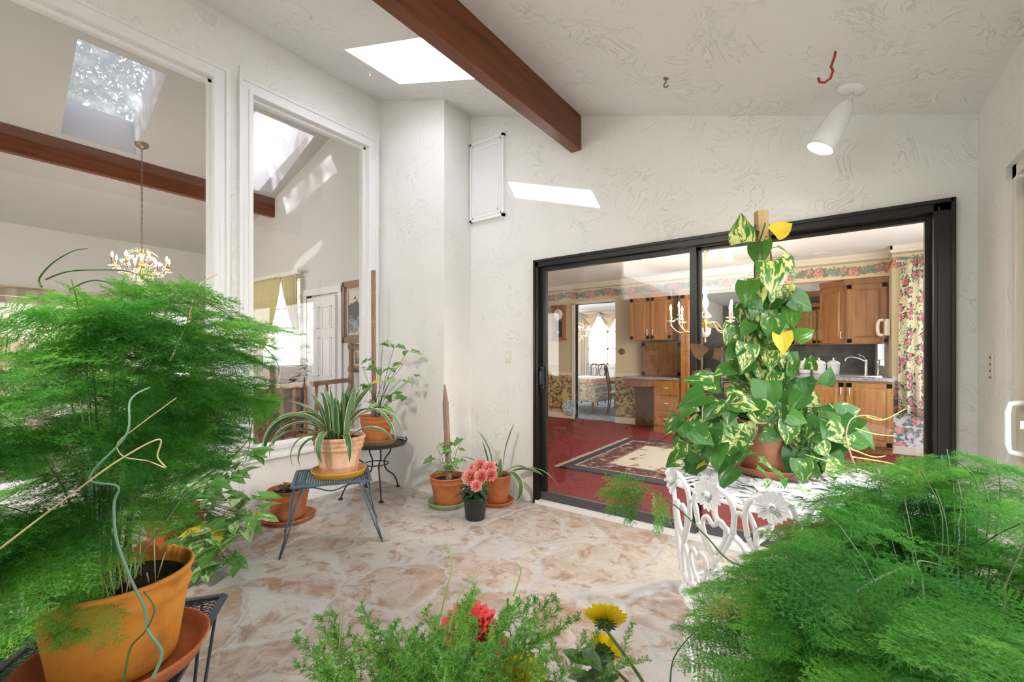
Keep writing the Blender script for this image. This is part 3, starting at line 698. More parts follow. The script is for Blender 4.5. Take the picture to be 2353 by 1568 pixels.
# ================================================================== plants and furniture of the sunroom
def pot_profile(R, h, base=.72, rim=.22, band=True, wall=.012):
    rb = R*base; zr = h*(1-rim)
    rr = lambda z: rb+(R*.93-rb)*(z/zr)
    p = [(.001, 0), (rb-.006, 0), (rb, .006)]
    for k in range(1, 6): p.append((rr(zr*k/6), zr*k/6))
    p += [(rr(zr)-.001, zr-.012)]
    if band: p += [(R*.955, zr-.004), (R*.965, zr+.004), (R*.945, zr+.012), (R*.955, h*.93)]
    else: p += [(R*.95, zr), (R*.96, h*.93)]
    p += [(R*.99, h*.945), (R, h*.97), (R*.99, h*.99), (R*.965, h), (R*.93, h*.985), (R*.90, h*.90), (R*.88, h*.80), (.001, h*.79)]
    return p
def saucer_profile(R, h=.035):
    return [(.001, 0), (R*.86, 0), (R*.90, .004), (R*.97, h*.7), (R, h*.93), (R*.985, h), (R*.955, h*.92), (R*.88, .014), (.001, .012)]
def soil(R, z, parent, seed=0):
    r_ = random.Random(seed)
    def fn(u, v):
        a = 2*PI*u; r = R*v; return Vector((r*math.cos(a), r*math.sin(a), z+.009+.012*math.sin(r*40+seed)*math.cos(a*3+seed)*v*(1-v)*4+.008*(1-v)))
    return MB().grid(fn, 24, 6).build('soil', 'soil', parent)
def saucer(loc, R, matn, label, h=.035):
    t = MB().lathe(saucer_profile(R, h), n=48).build('plant_saucer', matn); t.location = loc
    return tag(t, label, 'saucer')
def pot(parent, R, h, matn, base=.72, rim=.22, band=True):
    o = MB().lathe(pot_profile(R, h, base, rim, band), n=56).build('pot', matn, parent); return o

# -- leaf templates: length along +X, width along Y, normal +Z.  returns verts, quads, uv
def leaf_t(outline, nx=9, ny=4, fold=.25, droop=.25, wav=0.0):
    V, U = [], []
    for i in range(nx+1):
        t = i/nx; w = np.interp(t, [p[0] for p in outline], [p[1] for p in outline]); bk = np.interp(t, [p[0] for p in outline], [p[2] if len(p) > 2 else 0 for p in outline])
        for j in range(-ny//2, ny//2+1):
            s = j/(ny/2); y = w*s; x = t+bk*abs(s)
            V.append((x, y, abs(s)*w*fold-droop*t*t+wav*math.sin(t*9+s*3)*abs(s))); U.append((.5+s*.5, t))
    n = ny+1; Fq = [(i*n+j, (i+1)*n+j, (i+1)*n+j+1, i*n+j+1) for i in range(nx) for j in range(ny)]
    return np.array(V), np.array(Fq), np.array(U)
HEART = leaf_t([(0, .02, -.0), (.04, .30, -.16), (.12, .40, -.13), (.25, .42, -.04), (.4, .39, 0), (.6, .29, 0), (.8, .15, 0), (.93, .05, 0), (1, .002, 0)], 10, 6, .18, .22, .012)
ARROW = leaf_t([(0, .02, 0), (.05, .34, -.26), (.15, .36, -.22), (.28, .25, -.05), (.45, .27, 0), (.65, .22, 0), (.85, .10, 0), (1, .002, 0)], 10, 6, .2, .25, .015)
OVAL = leaf_t([(0, .02), (.15, .20), (.4, .30), (.65, .25), (.85, .12), (1, .004)], 6, 4, .2, .25)
IVY = leaf_t([(0, .02, 0), (.06, .40, -.15), (.2, .42, -.02), (.32, .30, 0), (.45, .40, .0), (.58, .26, 0), (.8, .16, 0), (1, .004, 0)], 10, 4, .15, .3, .02)
TREEL = leaf_t([(0, .05), (.4, .3), (1, .02)], 2, 2, .2, .1)
PETAL = leaf_t([(0, .07), (.3, .13), (.65, .19), (.9, .16), (1, .05)], 5, 2, .35, -.12)

def leaves(name, tmpl, P, D, Nn, L, matn, parent, rnd=None):
    P = np.asarray(P, float); D = np.asarray(D, float); Nn = np.asarray(Nn, float); N = len(P)
    R = frames(D, Nn)*np.asarray(L, float)[:, None, None]
    V, Fq, U, RN = scatter(tmpl[0], tmpl[1], R, P, tmpl[2], rng.random(N) if rnd is None else rnd)
    return link(name, npmesh(name, V, Fq, U, RN), matn, parent)

def px_of(q):
    v = q-Vector((0, 0, H)); f = v.dot(FW); f = max(f, .01); return CX+F*v.dot(RT)/f, HOR-F*v.z/f, f
# -- feathery asparagus fern frond, flat plume along +X
def frond_mesh(seed, L=.34, dens=1.0, nl=.0052, nw=.00050, wfac=.30, sb_=.0048, sn=.0019):
    r = np.random.default_rng(seed); A, B, Wd = [], [], []     # segments: start, end, width
    nb = int(34*dens)
    rach = lambda t: np.array([L*t, .035*math.sin(t*3+seed)*t, -.10*L*t*t*1.2+.03*t])
    for i in range(20): A.append(rach(i/20)); B.append(rach((i+1)/20)); Wd.append(.0011*(1-.7*i/20))
    ns, ne, = [], []
    for i in range(nb):
        t = .06+.93*(i/nb)**1.0; side = 1 if i % 2 else -1; bl = L*wfac*(math.sin(PI*min(1, t*.82+.16))**.8)*(r.uniform(.7, 1.12))+.008
        ang = side*math.radians(r.uniform(48, 66)-18*t); p0 = rach(t); el = r.normal(0, .16)
        d = np.array([math.cos(ang), math.sin(ang), el]); pts = [p0]; m = max(4, int(bl/.011))
        for k in range(m):
            d = d+np.array([.055, 0, -.03+r.normal(0, .02)]); d /= np.linalg.norm(d); pts.append(pts[-1]+d*bl/m)
        for k in range(m):
            A.append(pts[k]); B.append(pts[k+1]); Wd.append(.0007)
        mm = int(bl/sb_)
        for k in range(mm):
            u = (k+.5)/mm; q = u*m; k0 = min(m-1, int(q)); c = pts[k0]*(1-(q-k0))+pts[k0+1]*(q-k0)
            dd = pts[k0+1]-pts[k0]; dd /= np.linalg.norm(dd); s2 = 1 if k % 2 else -1
            pr = np.array([-dd[1], dd[0], 0])*s2; sl = .026*(1-.62*u)*r.uniform(.6, 1.1)*min(1, bl/.07)+.005
            e = dd*.62+pr*.78+np.array([0, 0, r.normal(0, .2)]); e /= np.linalg.norm(e)
            A.append(c); B.append(c+e*sl); Wd.append(.0005)
            nn = int(sl/sn)+1
            for h in range(nn):
                cc = c+e*sl*(h+.5)/nn
                for s3 in (1, -1):
                    pe = np.array([-e[1], e[0], 0])*s3
                    nd = e*.75+pe*.65+np.array([0, 0, r.normal(0, .35)]); nd /= np.linalg.norm(nd)
                    ns.append(cc); ne.append(cc+nd*nl*r.uniform(.7, 1.2))
    A = np.array(A+ns); B = np.array(B+ne); Wd = np.array(Wd+[nw]*len(ns))
    d = B-A; d /= np.maximum(np.linalg.norm(d, axis=1, keepdims=True), 1e-9)
    sd = np.cross(d, r.normal(0, 1, d.shape)*.35+np.array([0, 0, 1])); sd /= np.maximum(np.linalg.norm(sd, axis=1, keepdims=True), 1e-9)
    sd *= Wd[:, None]
    V = np.stack([A-sd, A+sd, B+sd*.35, B-sd*.35], 1).reshape(-1, 3)
    Fq = np.arange(len(V)).reshape(-1, 4)
    me = npmesh('frond', V, Fq, smooth=False); return me
FR = [frond_mesh(i+1, L=.30+.035*i) for i in range(5)]
for me in FR: me.materials.append(M['fern_needles'])
FL = [frond_mesh(i+61, L=.32+.04*i, dens=.7, nl=.0066, nw=.0007, sb_=.0068, sn=.0036) for i in range(3)]
FRD = frond_mesh(31, L=.26, dens=.6); FRD.materials.append(M['needles_dry'])

def place(o, p, d, roll=0, n=(0,0,1), s=1.0):
    D = np.array([d], float); Nn = np.array([n], float); R = Matrix(frames(D, Nn)[0].tolist())
    R = R @ Matrix.Rotation(roll, 3, 'X')
    o.matrix_local = Matrix.Translation(p) @ R.to_4x4() @ Matrix.Scale(s, 4)
def fern(t, base, stems, n_fr, zmid, spread, lean=(0, 0), seed=1, up=.6, dry=0, extra=0, kids=95, droop=.1, s0=1.0, az=None, smin=.25, zb=None, cull=None):
    """t: the plant's Empty; stems rise from base, fronds spread from them in layers"""
    r = np.random.default_rng(seed); paths = []
    for i in range(stems):
        a = r.uniform(*(az or (0, 2*PI))); rad = spread*r.uniform(.35, 1); h = up*r.uniform(.55, 1.0)
        p0 = Vector(base)+Vector((math.cos(a)*.04, math.sin(a)*.04, 0)); p = p0.copy(); pts = [p.copy()]
        for k in range(14):
            u = (k+1)/14
            p = p0+Vector((math.cos(a)*rad*u**1.7+lean[0]*u, math.sin(a)*rad*u**1.7+lean[1]*u, h*(1.25*u-.35*u**3)))+Vector((r.normal(0, .0015), r.normal(0, .0015), 0))
            pts.append(p.copy())
        ps = list(pts)
        while cull and len(ps) > 5 and cull(t.location+ps[-1], Vector((0, 0, 0)), 0): ps.pop()
        MB().tube(ps, [.0028*(1-.6*k/14) for k in range(len(ps))], 5).build('stem', 'stem_green' if i % 3 else 'stem_blue', t)
        paths.append((a, pts))
    allf = []
    for i in range(n_fr+extra):
        a, pts = paths[i % stems]; u = smin+(1-smin)*r.random()**.8; k = min(13, int(u*14)); p = pts[k]
        aa = a+r.normal(0, .85); el = r.normal(.03, .20)
        d = Vector((math.cos(aa), math.sin(aa), el-droop)).normalized()
        s = s0*r.uniform(.7, 1.15)*(1.05-.25*u)
        if cull and cull(t.location+p, d, s): continue
        allf.append((p, d, r.normal(0, .32), s, r.integers(0, 5)))
    for (p, d, ro, s, k) in allf[:kids]:
        o = bpy.data.objects.new('frond', FR[k]); COL.objects.link(o); o.parent = t; place(o, p, d, ro, s=s)
    rest = allf[kids:]
    if rest:                                  # beyond a hundred fronds: one mass
        VV, n0 = [], 0
        for (p, d, ro, s, k) in rest:
            me = FL[k % 3]
            a_ = np.zeros(len(me.vertices)*3, dtype=np.float32); me.vertices.foreach_get('co', a_); a_ = a_.reshape(-1, 3)
            R = Matrix(frames(np.array([d], float), np.array([(0,0,1.)]))[0].tolist()) @ Matrix.Rotation(ro, 3, 'X')
            VV.append(a_ @ (np.array(R).T*s)+np.array(p))
        V = np.concatenate(VV); o = link('fronds', npmesh('fronds', V, np.arange(len(V)).reshape(-1, 4), smooth=False), 'fern_needles', t); o['kind'] = 'stuff'
    for i in range(dry):
        a, pts = paths[r.integers(0, stems)]; p = pts[r.integers(5, 13)]
        o = bpy.data.objects.new('dry_frond', FRD); COL.objects.link(o); o.parent = t
        aa = r.uniform(0, 2*PI) if az is None else r.uniform(*az); place(o, p, Vector((math.cos(aa), math.sin(aa), -.3)), r.normal(0, .5), s=.8); o['label'] = 'dry yellowed frond'
    return paths
def spline(pts, n=8):
    pts = [Vector(p) for p in pts]; out = []
    for i in range(len(pts)-1):
        a, b, c, d = pts[max(i-1, 0)], pts[i], pts[i+1], pts[min(i+2, len(pts)-1)]
        for k in range(n):
            u = k/n; out.append(.5*((2*b)+(c-a)*u+(2*a-5*b+4*c-d)*u*u+(3*b-a-3*c+d)*u**3))
    return out+[pts[-1]]

# -- expanded metal sheet clipped to a polygon test
def mesh_sheet(w, d, z, step=.022, th=.0022, ang=32, inside=None):
    b = MB(); Lm = math.hypot(w, d)
    for sgn in (1, -1):
        a = math.radians(ang)*sgn; dx, dy = math.cos(a), math.sin(a); nx, ny = -dy, dx
        k = -int(Lm/2/step*1.4)
        while k*step < Lm*.7:
            cx, cy = nx*k*step*.75, ny*k*step*.75; k += 1
            t = np.linspace(-Lm*.75, Lm*.75, 220); X = cx+dx*t; Y = cy+dy*t
            ok = inside(X, Y) if inside else ((abs(X) < w/2) & (abs(Y) < d/2))
            if ok.sum() < 2: continue
            i0, i1 = np.where(ok)[0][[0, -1]]
            b.bar((X[i0], Y[i0], z), (X[i1], Y[i1], z), th, .0025)
    return b
def mesh_table(label, corners, z, feet, iron, name='patio_side_table', rail=True):
    c = sum((Vector(p) for p in corners), Vector((0,0,0)))/4; e = Vector(corners[1])-Vector(corners[0]); rz = math.atan2(e.y, e.x)
    w = e.length; d = (Vector(corners[3])-Vector(corners[0])).length
    t = thing(name, label, 'table', (c.x, c.y, 0), rz)
    fr = MB(); hw, hd = w/2, d/2
    for (a, b_) in (((-hw, -hd), (hw, -hd)), ((hw, -hd), (hw, hd)), ((hw, hd), (-hw, hd)), ((-hw, hd), (-hw, -hd))):
        a = Vector((a[0], a[1], z)); b_ = Vector((b_[0], b_[1], z)); fr.bar(a, b_, .022, .012)
    fr.build('frame', iron, t, bevel=.002)
    mesh_sheet(w-.01, d-.01, z-.001).build('mesh_top', iron, t)
    rev = Matrix.Rotation(-rz, 3, 'Z')
    cs = [(-hw, -hd), (hw, -hd), (hw, hd), (-hw, hd)]
    for (cx, cy), f in zip(cs, feet):
        f = rev @ (Vector(f)-Vector((c.x, c.y, 0))); f.z = 0.0
        a = Vector((cx*.72, cy*.98, z-.012)); a2 = Vector((cx*.98, cy*.72, z-.012)); m_ = f*.75+a*.25; m_.z = z*.27
        MB().tube([a, m_+(a-a2)*.10, f+Vector((0, 0, .004))], .0052, 7).tube([a2, m_-(a-a2)*.10, f+Vector((0, 0, .02))], .0048, 7).build('leg', iron, t)
    if rail:
        for s_ in (-1, 1):
            MB().tube(spline([(-hw*.72, s_*hd*.98, z-.012), (-hw*.45, s_*hd*.97, z-.014), (0, s_*hd*.96, z-.045), (hw*.45, s_*hd*.97, z-.014), (hw*.72, s_*hd*.98, z-.012)]), .005, 6).build('stretcher', iron, t)
    return t, c

# ---------------------------------------------------------------- big fern, front left
C0 = Vector((-1.723, .659, 0)); e1 = Vector((-.58, -.81, 0)).normalized(); e2 = Vector((.81, -.58, 0)).normalized()
cr = [C0+e1*.46, C0, C0+e2*.52, C0+e1*.46+e2*.52]
ft = [cr[0]+e1*.05-e2*.03, cr[1]-e1*.0-e2*.05, cr[2]-e1*.05+e2*.03, cr[3]+e1*.05+e2*.03]
mesh_table('dark navy mesh-top patio table under the biggest feathery fern', [tuple(q) for q in cr], .42, [tuple(q) for q in ft], 'iron_navy')
fc = Vector((-1.545, .335, .428))
saucer(fc, .205, 'terracotta', 'wide terracotta saucer on the dark navy mesh table', .05)
t = thing('potted_asparagus_fern', 'huge feathery asparagus fern in an aged yellow-brown clay pot on the navy mesh table', 'plant', tuple(fc+Vector((0, 0, .014))))
pot(t, .168, .245, 'terracotta_aged', .76, .24); soil(.150, .195, t, 2)
def cull_l(p, d, s):                                    # keep the front of the pot clear
    q = p+d*s*.34
    if q.x < XL+.05: return True
    for w_ in (q, p.lerp(q, .5)):
        x_, y_, f_ = px_of(w_)
        if f_ < .5 or y_ < 612+((x_-330)/330)**2*110 or x_ > np.interp(y_, (600, 750, 900, 1050, 1150, 1250, 1400), (560, 660, 650, 610, 470, 400, 330)) or (y_ > 1290 and x_ > 300): return True
    return False
fern(t, (-.02, -.02, .19), 24, 300, .5, .36, (-.02, .02), 11, 1.0, 3, droop=.07, s0=1.0, smin=.22, cull=cull_l, kids=60)
fern(t, (-.04, -.02, .19), 14, 120, .5, .26, (-.05, -.02), 17, .34, 0, droop=.30, s0=.85, smin=.3, cull=cull_l, kids=25, az=(2.6, 5.9))
b = MB(); dd = random.Random(5)
for i in range(26):
    a = dd.uniform(0, 6.28); q = dd.uniform(.02, .09); p = Vector((math.cos(a)*q+.02, math.sin(a)*q, .19)); b.tube([p, p+Vector((dd.uniform(-.02, .02), dd.uniform(-.02, .02), dd.uniform(.05, .16)))], .0018, 4)
b.build('cut_stems', 'dead_stem', t)
# long bare runners, traced at a real distance in front of the crown
def runner(pts, mat_, r0, parent, name='runner'):
    L0 = parent.location
    P_ = [Vector((0, 0, H))+ray(px, py)*s-L0 for px, py, s in pts]
    n = len(spline(P_, 7)); return MB().tube(spline(P_, 7), [r0*(1-.55*k/n) for k in range(n)], 7).build(name, mat_, parent)
runner([(350, 1560, .86), (372, 1500, .87), (340, 1450, .86), (333, 1400, .87), (300, 1330, .86), (268, 1240, .85), (262, 1160, .85), (270, 1118, .84), (205, 1098, .82), (290, 1000, .80), (300, 920, .82), (345, 890, .84)], 'stem_blue', .0032, t)
runner([(283, 1568, .86), (300, 1490, .86), (335, 1450, .86), (355, 1400, .86), (330, 1360, .87)], 'stem_green', .0024, t)
runner([(0, 1262, .80), (80, 1200, .80), (160, 1140, .80), (270, 1060, .80), (365, 1010, .82), (362, 1050, .82), (380, 1075, .82), (340, 1060, .82), (285, 1050, .82), (270, 1020, .82), (310, 985, .82), (405, 915, .85)], 'dead_stem', .0018, t)
runner([(308, 1330, .86), (330, 1270, .88), (380, 1200, .90), (430, 1130, .93), (465, 1095, .95)], 'stem_green', .002, t)
runner([(95, 660, .95), (90, 640, .95), (120, 605, .95), (165, 578, .95), (200, 571, .95)], 'stem_green', .0022, t)
runner([(105, 642, 1.0), (150, 625, 1.0), (210, 620, 1.02), (300, 625, 1.05), (345, 660, 1.05), (345, 730, 1.05)], 'stem_green', .0024, t)
runner([(160, 665, 1.0), (210, 645, 1.0), (260, 655, 1.05), (330, 700, 1.05)], 'stem_green', .0022, t)
runner([(390, 830, .98), (430, 740, 1.0), (455, 660, 1.02), (500, 630, 1.04)], 'dead_stem', .0018, t)
# arching bare stems over the window on the right
runner([(460, 690, 1.25), (520, 720, 1.28), (600, 790, 1.3), (640, 860, 1.3), (560, 960, 1.3)], 'stem_green', .0018, t)
runner([(420, 690, 1.2), (500, 760, 1.22), (550, 880, 1.25), (575, 990, 1.25), (565, 1060, 1.25)], 'stem_green', .0018, t)
runner([(440, 1120, 1.15), (520, 1060, 1.2), (570, 1010, 1.2), (585, 930, 1.2)], 'stem_green', .0016, t)

# ---------------------------------------------------------------- snake plant on the teal table
TL = [on(672, 1121.6, Z=.43), on(852, 1104, Z=.43), on(842, 1070, Z=.43), on(681.5, 1083, Z=.43)]
TF = [on(642, 1288, Z=0), on(878, 1246, Z=0), on(866, 1196, Z=0), on(654, 1228, Z=0)]
t, c = mesh_table('small teal mesh-top patio table holding the striped snake plant', [tuple(q) for q in TL], .43, [tuple(q) for q in TF], 'iron_teal')
sp_ = Vector((-2.775, 1.775, .438))
saucer(sp_, .182, 'saucer_yellow', 'mustard yellow saucer on the teal mesh table', .045)
def snake(t, n, R, z, Lr, seed, spreadf=1.0, extra=()):
    r = random.Random(seed); out = []
    def one(az_, L, lean, curl, w, p0):
        pts = []; ang = lean; p = Vector(p0); d = Vector((math.cos(az_), math.sin(az_), 0)); m = 16
        for k in range(m+1):
            pts.append((p.copy(), ang)); p = p+(d*math.sin(ang)+Vector((0, 0, math.cos(ang))))*L/m; ang += curl/m*(.35+1.5*math.sin(PI*min(1, k/m*.9+.08)))
        tw = r.uniform(-.5, .5); sd0 = Vector((-math.sin(az_), math.cos(az_), 0)); b = MB()
        def fn(u, v):
            k = min(m, int(round(v*m))); pp, an = pts[k]; nn = d*math.cos(an)-Vector((0, 0, math.sin(an))); s_ = (sd0*math.cos(tw*v*2)+nn*math.sin(tw*v*2))
            wd = w*min(1, .55+v*1.6)*(1-max(0, (v-.55)/.45)**2.2); x = (u-.5)*2
            return pp+s_*(x*wd*.5)-nn*(abs(x)**1.5*wd*.16)
        b.grid(fn, 6, m, uv=True); o = b.build('leaf', 'snake_leaf', t)
        ul = o.data.uv_layers.new(name='RND'); rv = r.random()
        ul.data.foreach_set('uv', np.full(len(o.data.loops)*2, rv, dtype=np.float32))
    for i in range(n):
        a = r.uniform(0, 2*PI); q = r.uniform(.01, R); L = r.uniform(*Lr)
        one(a, L, r.uniform(.02, .30)*spreadf, r.uniform(-.1, .5)*spreadf, r.uniform(.036, .050), (math.cos(a)*q, math.sin(a)*q, z))
    for (a, L, ln, cu, w) in extra: one(math.radians(a), L, ln, cu, w, (math.cos(math.radians(a))*.05, math.sin(math.radians(a))*.05, z))
t = thing('potted_snake_plant', 'large snake plant with yellow-edged arching leaves on the teal mesh table', 'plant', tuple(sp_+Vector((0, 0, .013))))
o = MB().lathe([(.001, 0), (.118, 0), (.122, .01), (.126, .05), (.133, .058), (.128, .066), (.146, .15), (.150, .165), (.158, .17), (.158, .182), (.152, .188), (.163, .20), (.165, .215), (.158, .222), (.170, .232), (.175, .248), (.170, .258), (.160, .256), (.150, .22), (.001, .218)], n=56).build('pot', 'terracotta_pale', t)
soil(.148, .224, t, 4)
# angles in world degrees: camera-left is about 216, towards camera about 306, right 36
snake(t, 26, .08, .22, (.22, .42), 3, .7, extra=[(212, .74, .62, 1.75, .054), (226, .66, .55, 1.9, .05), (203, .62, .8, 1.4, .05), (240, .58, .6, 1.9, .048), (250, .42, .9, 1.9, .045),
   (230, .58, .95, 1.45, .05), (300, .42, .55, 2.5, .062), (262, .36, 1.0, 1.8, .045), (36, .60, .25, 1.9, .05), (12, .66, .25, 1.9, .052), (46, .36, .8, 1.2, .04), (28, .46, .15, .5, .044), (200, .46, .55, 1.0, .044), (214, .44, .40, .7, .042), (340, .36, .8, 1.8, .042)])

# ---------------------------------------------------------------- round wrought iron table with arrowhead plant
rc = Vector((-3.33, 2.50, 0)); RZ = .47
t = thing('round_patio_table', 'round black wrought iron table with mesh top and curled legs in the corner', 'table', tuple(rc))
b = MB(); n = 48
b.tube([(.255*math.cos(2*PI*k/n), .255*math.sin(2*PI*k/n), RZ) for k in range(n+1)], .008, 8, False)
b.tube([(.262*math.cos(2*PI*k/n), .262*math.sin(2*PI*k/n), RZ+.018) for k in range(n+1)], .004, 6, False)
b.build('rim', 'iron_black', t)
mesh_sheet(.5, .5, RZ-.001, .024, .0022, 45, lambda X, Y: X*X+Y*Y < .252**2).build('mesh_top', 'iron_black', t)
feet = [on(876, 1155, Z=0), on(921, 1116, Z=0), on(772, 1150, Z=0), None]
feet[3] = feet[2]+feet[1]-feet[0]
for i, f in enumerate(feet):
    f = f-rc; f.z = 0; u = f.normalized(); l_ = min(f.length, .30); 
    k1 = MB().tube(spline([u*.18+Vector((0, 0, RZ-.01)), u*.19+Vector((0, 0, RZ-.10)), u*.11+Vector((0, 0, RZ-.17)), u*.13+Vector((0, 0, RZ-.26)), u*l_*.82+Vector((0, 0, .12)), u*l_+Vector((0, 0, .012))]), .0065, 8)
    k1.lathe([(.001, -.012), (.02, -.012), (.022, -.006), (.012, .004), (.001, .006)], u*l_+Vector((0, 0, .0125)), 14).build('leg', 'iron_black', t)
b = MB(); b.tube([(.105*math.cos(2*PI*k/24), .105*math.sin(2*PI*k/24), RZ-.18) for k in range(25)], .005, 6, False).build('ring', 'iron_black', t)
b = MB(); u = Vector((.8, .6, 0)).normalized(); q0 = u*.265+Vector((0, 0, RZ+.018))
b.tube(spline([q0, q0+Vector((0, 0, .02))+u*.01, q0+Vector((.012, -.012, .035)), q0+Vector((0, 0, .045)), q0+Vector((-.012, .012, .03)), q0+Vector((0, 0, .02))]), .004, 6).build('scroll', 'iron_black', t)
saucer(rc+Vector((0, 0, RZ+.002)), .185, 'saucer_olive', 'olive brown saucer on the round black iron table', .05)
t = thing('potted_arrowhead_plant', 'arrowhead plant tied to a tall grey stake on the round black iron table', 'plant', tuple(rc+Vector((0, 0, RZ+.016))))
pot(t, .148, .235, 'terracotta', .72, .22); soil(.13, .187, t, 5)
st0 = on(868, 985, Y=2.52)-t.location
sx_ = st0.x-.0; stop = Vector((0, 0, H))+ray(858, 622)*3.98-t.location; sbot = Vector((stop.x+.01, stop.y, .16))
MB().bar(sbot, stop, .042, .02, (0, 1, 0)).build('stake', 'stake_wood', t)
b = MB()
for z in (1.0, 1.28): 
    pz = sbot.lerp(stop, z/1.5); b.tube([pz+Vector((.024*math.cos(a), .015*math.sin(a), .004*math.sin(a*2))) for a in np.linspace(0, 2*PI, 13)], .0016, 4)
b.tube(spline([sbot.lerp(stop, .67)+Vector((.02, -.014, 0)), sbot.lerp(stop, .55)+Vector((.05, -.02, 0)), sbot.lerp(stop, .5)+Vector((.08, -.02, 0))]), .0016, 4)
b.build('twine_tie', 'twine', t)
def vine_plant(t, targets, base, leaf, matn, Lr, seed, stemr=.003, stem='stem_green', up=(0, 0, .45), nn=3, face=None):
    """stems from base to each target with a small cluster of leaves at the end; targets are local points"""
    r = random.Random(seed); sb = MB(); P_, D_, N_, L_ = [], [], [], []
    for T in targets:
        T = Vector(T); b0 = Vector(base)+Vector((r.uniform(-.03, .03), r.uniform(-.03, .03), 0))
        mid = b0.lerp(T, .5)+Vector((0, 0, .06)); sb.tube(spline([b0, mid, T], 6), [stemr*(1-.5*k/12) for k in range(13)], 5)
        for k in range(nn if isinstance(nn, int) else r.randint(*nn)):
            a = r.uniform(0, 2*PI); L = r.uniform(*Lr)
            out = Vector((math.cos(a), math.sin(a), r.uniform(-.5, .25)))
            if face is not None: out = (out+Vector(face)*.5)
            pe = T+out.normalized()*L*r.uniform(.25, .6)+Vector((0, 0, .02)); sb.tube([T, T.lerp(pe, .5)+Vector((0, 0, .012)), pe], stemr*.45, 4)
            P_.append(pe); D_.append(out.normalized()); N_.append(Vector((r.uniform(-.4, .4), r.uniform(-.4, .4), 1))+(Vector(face)*.8 if face is not None else Vector((0,0,0)))); L_.append(L)
    sb.build('stems', stem, t)
    return leaves('foliage', leaf, P_, D_, N_, L_, matn, t)
tg = []
for (px, py) in ((880, 790), (905, 800), (935, 810), (850, 830), (870, 850), (900, 850), (925, 840), (835, 850), (880, 880), (915, 880), (845, 890), (948, 870), (905, 915), (930, 915), (885, 910), (870, 935), (845, 925), (890, 945)):
    tg.append(Vector((0, 0, H))+ray(px, py)*(3.9+random.uniform(-.12, .08))-t.location)
vine_plant(t, tg, (0, 0, .19), ARROW, 'arrow_leaf', (.07, .105), 8, .0032, 'stem_green', nn=(2, 3), face=(.5, -.7, 0))
b = MB(); dd = random.Random(2)
for i in range(14):
    a = dd.uniform(0, 6.28); p = Vector((math.cos(a)*.04, math.sin(a)*.04, .19)); b.tube([p, p+Vector((dd.uniform(-.06, .06), dd.uniform(-.06, .06), dd.uniform(.06, .22)))], .002, 4)
b.build('dry_stalks', 'dry_stem' if 'dry_stem' in M else 'dead_stem', t)

# ---------------------------------------------------------------- corner group by the door
pa = on(1029, 1160, Z=0)
saucer(pa, .168, 'saucer_green', 'glazed green saucer on the floor by the column', .045)
t = thing('potted_arrowhead_plant', 'sparse arrowhead plant with a pointed stake in a pot on a green saucer', 'plant', tuple(pa+Vector((0, 0, .013))))
pot(t, .152, .235, 'terracotta', .70, .22); soil(.132, .187, t, 6)
s0 = Vector((.015, 0, .15)); s1 = Vector((0, 0, H))+ray(1022, 884)*3.76-t.location
up_ = (s1-s0).normalized(); b = MB(); b.bar(s0, s0.lerp(s1, .82), .042, .03, (0, 1, 0)); a_ = s0.lerp(s1, .82)
sd = Vector((.021, 0, 0)); sf = Vector((0, .015, 0)); b.hexa([a_-sd-sf, a_+sd-sf, a_+sd+sf, a_-sd+sf, s1-sd*.15-sf*.3, s1+sd*.15-sf*.3, s1+sd*.15+sf*.3, s1-sd*.15+sf*.3])
b.build('stake', 'stake_wood', t)
b = MB()
for q in (.5, .54, .83): pz = s0.lerp(s1, q); b.tube([pz+Vector((.024*math.cos(a), .019*math.sin(a), .003*math.sin(a))) for a in np.linspace(0, 2*PI, 13)], .0014, 4)
b.tube(spline([s0.lerp(s1, .6)+Vector((-.02, -.01, 0)), s0.lerp(s1, .5)+Vector((-.07, -.02, 0)), Vector((-.09, 0, .33)), Vector((-.07, 0, .30))]), .0014, 4)
b.tube(spline([s0.lerp(s1, .82)+Vector((.01, -.02, 0)), s0.lerp(s1, .6)+Vector((.04, -.02, 0)), Vector((.10, 0, .36))]), .0014, 4)
b.build('twine_tie', 'twine', t)
tg = [Vector((0, 0, H))+ray(px, py)*3.72-t.location for px, py in ((1003, 1030), (1018, 1028), (1046, 1038), (1000, 1055), (1030, 1068), (1062, 1010), (1020, 1090), (1055, 1078))]
vine_plant(t, tg, (0, 0, .19), ARROW, 'arrow_leaf', (.07, .11), 18, .0028, nn=(1, 2), face=(.5, -.7, .2))
pb = on(1141, 1156, Z=0); pb.y = min(pb.y, YB-.155)
saucer(pb, .148, 'terracotta', 'clay saucer on the floor left of the sliding door', .035)
t = thing('potted_snake_plant', 'small snake plant with curling striped leaves in a clay pot beside the door frame', 'plant', tuple(pb+Vector((0, 0, .013))))
pot(t, .125, .235, 'terracotta', .72, .2, False); soil(.108, .187, t, 7)
snake(t, 5, .05, .19, (.10, .2), 13, .6, extra=[(200, .33, .18, .1, .032), (30, .50, .05, .25, .032), (190, .46, -.1, .7, .034), (205, .34, .5, .75, .034), (212, .38, .7, 1.7, .04), (30, .62, .9, 1.35, .044), (18, .40, .8, .9, .036), (350, .46, .65, 2.4, .05), (10, .30, .5, .9, .03)])
pc = on(1092, 1192, Z=0)
t = thing('potted_dahlia', 'coral pink dahlia in a black nursery pot between two clay pots', 'plant', tuple(pc))
MB().lathe([(.001, 0), (.07, 0), (.076, .008), (.078, .03), (.088, .16), (.090, .165), (.088, .172), (.084, .168), (.080, .15), (.001, .148)], n=40).build('pot', 'plastic_black', t); soil(.078, .152, t, 8)
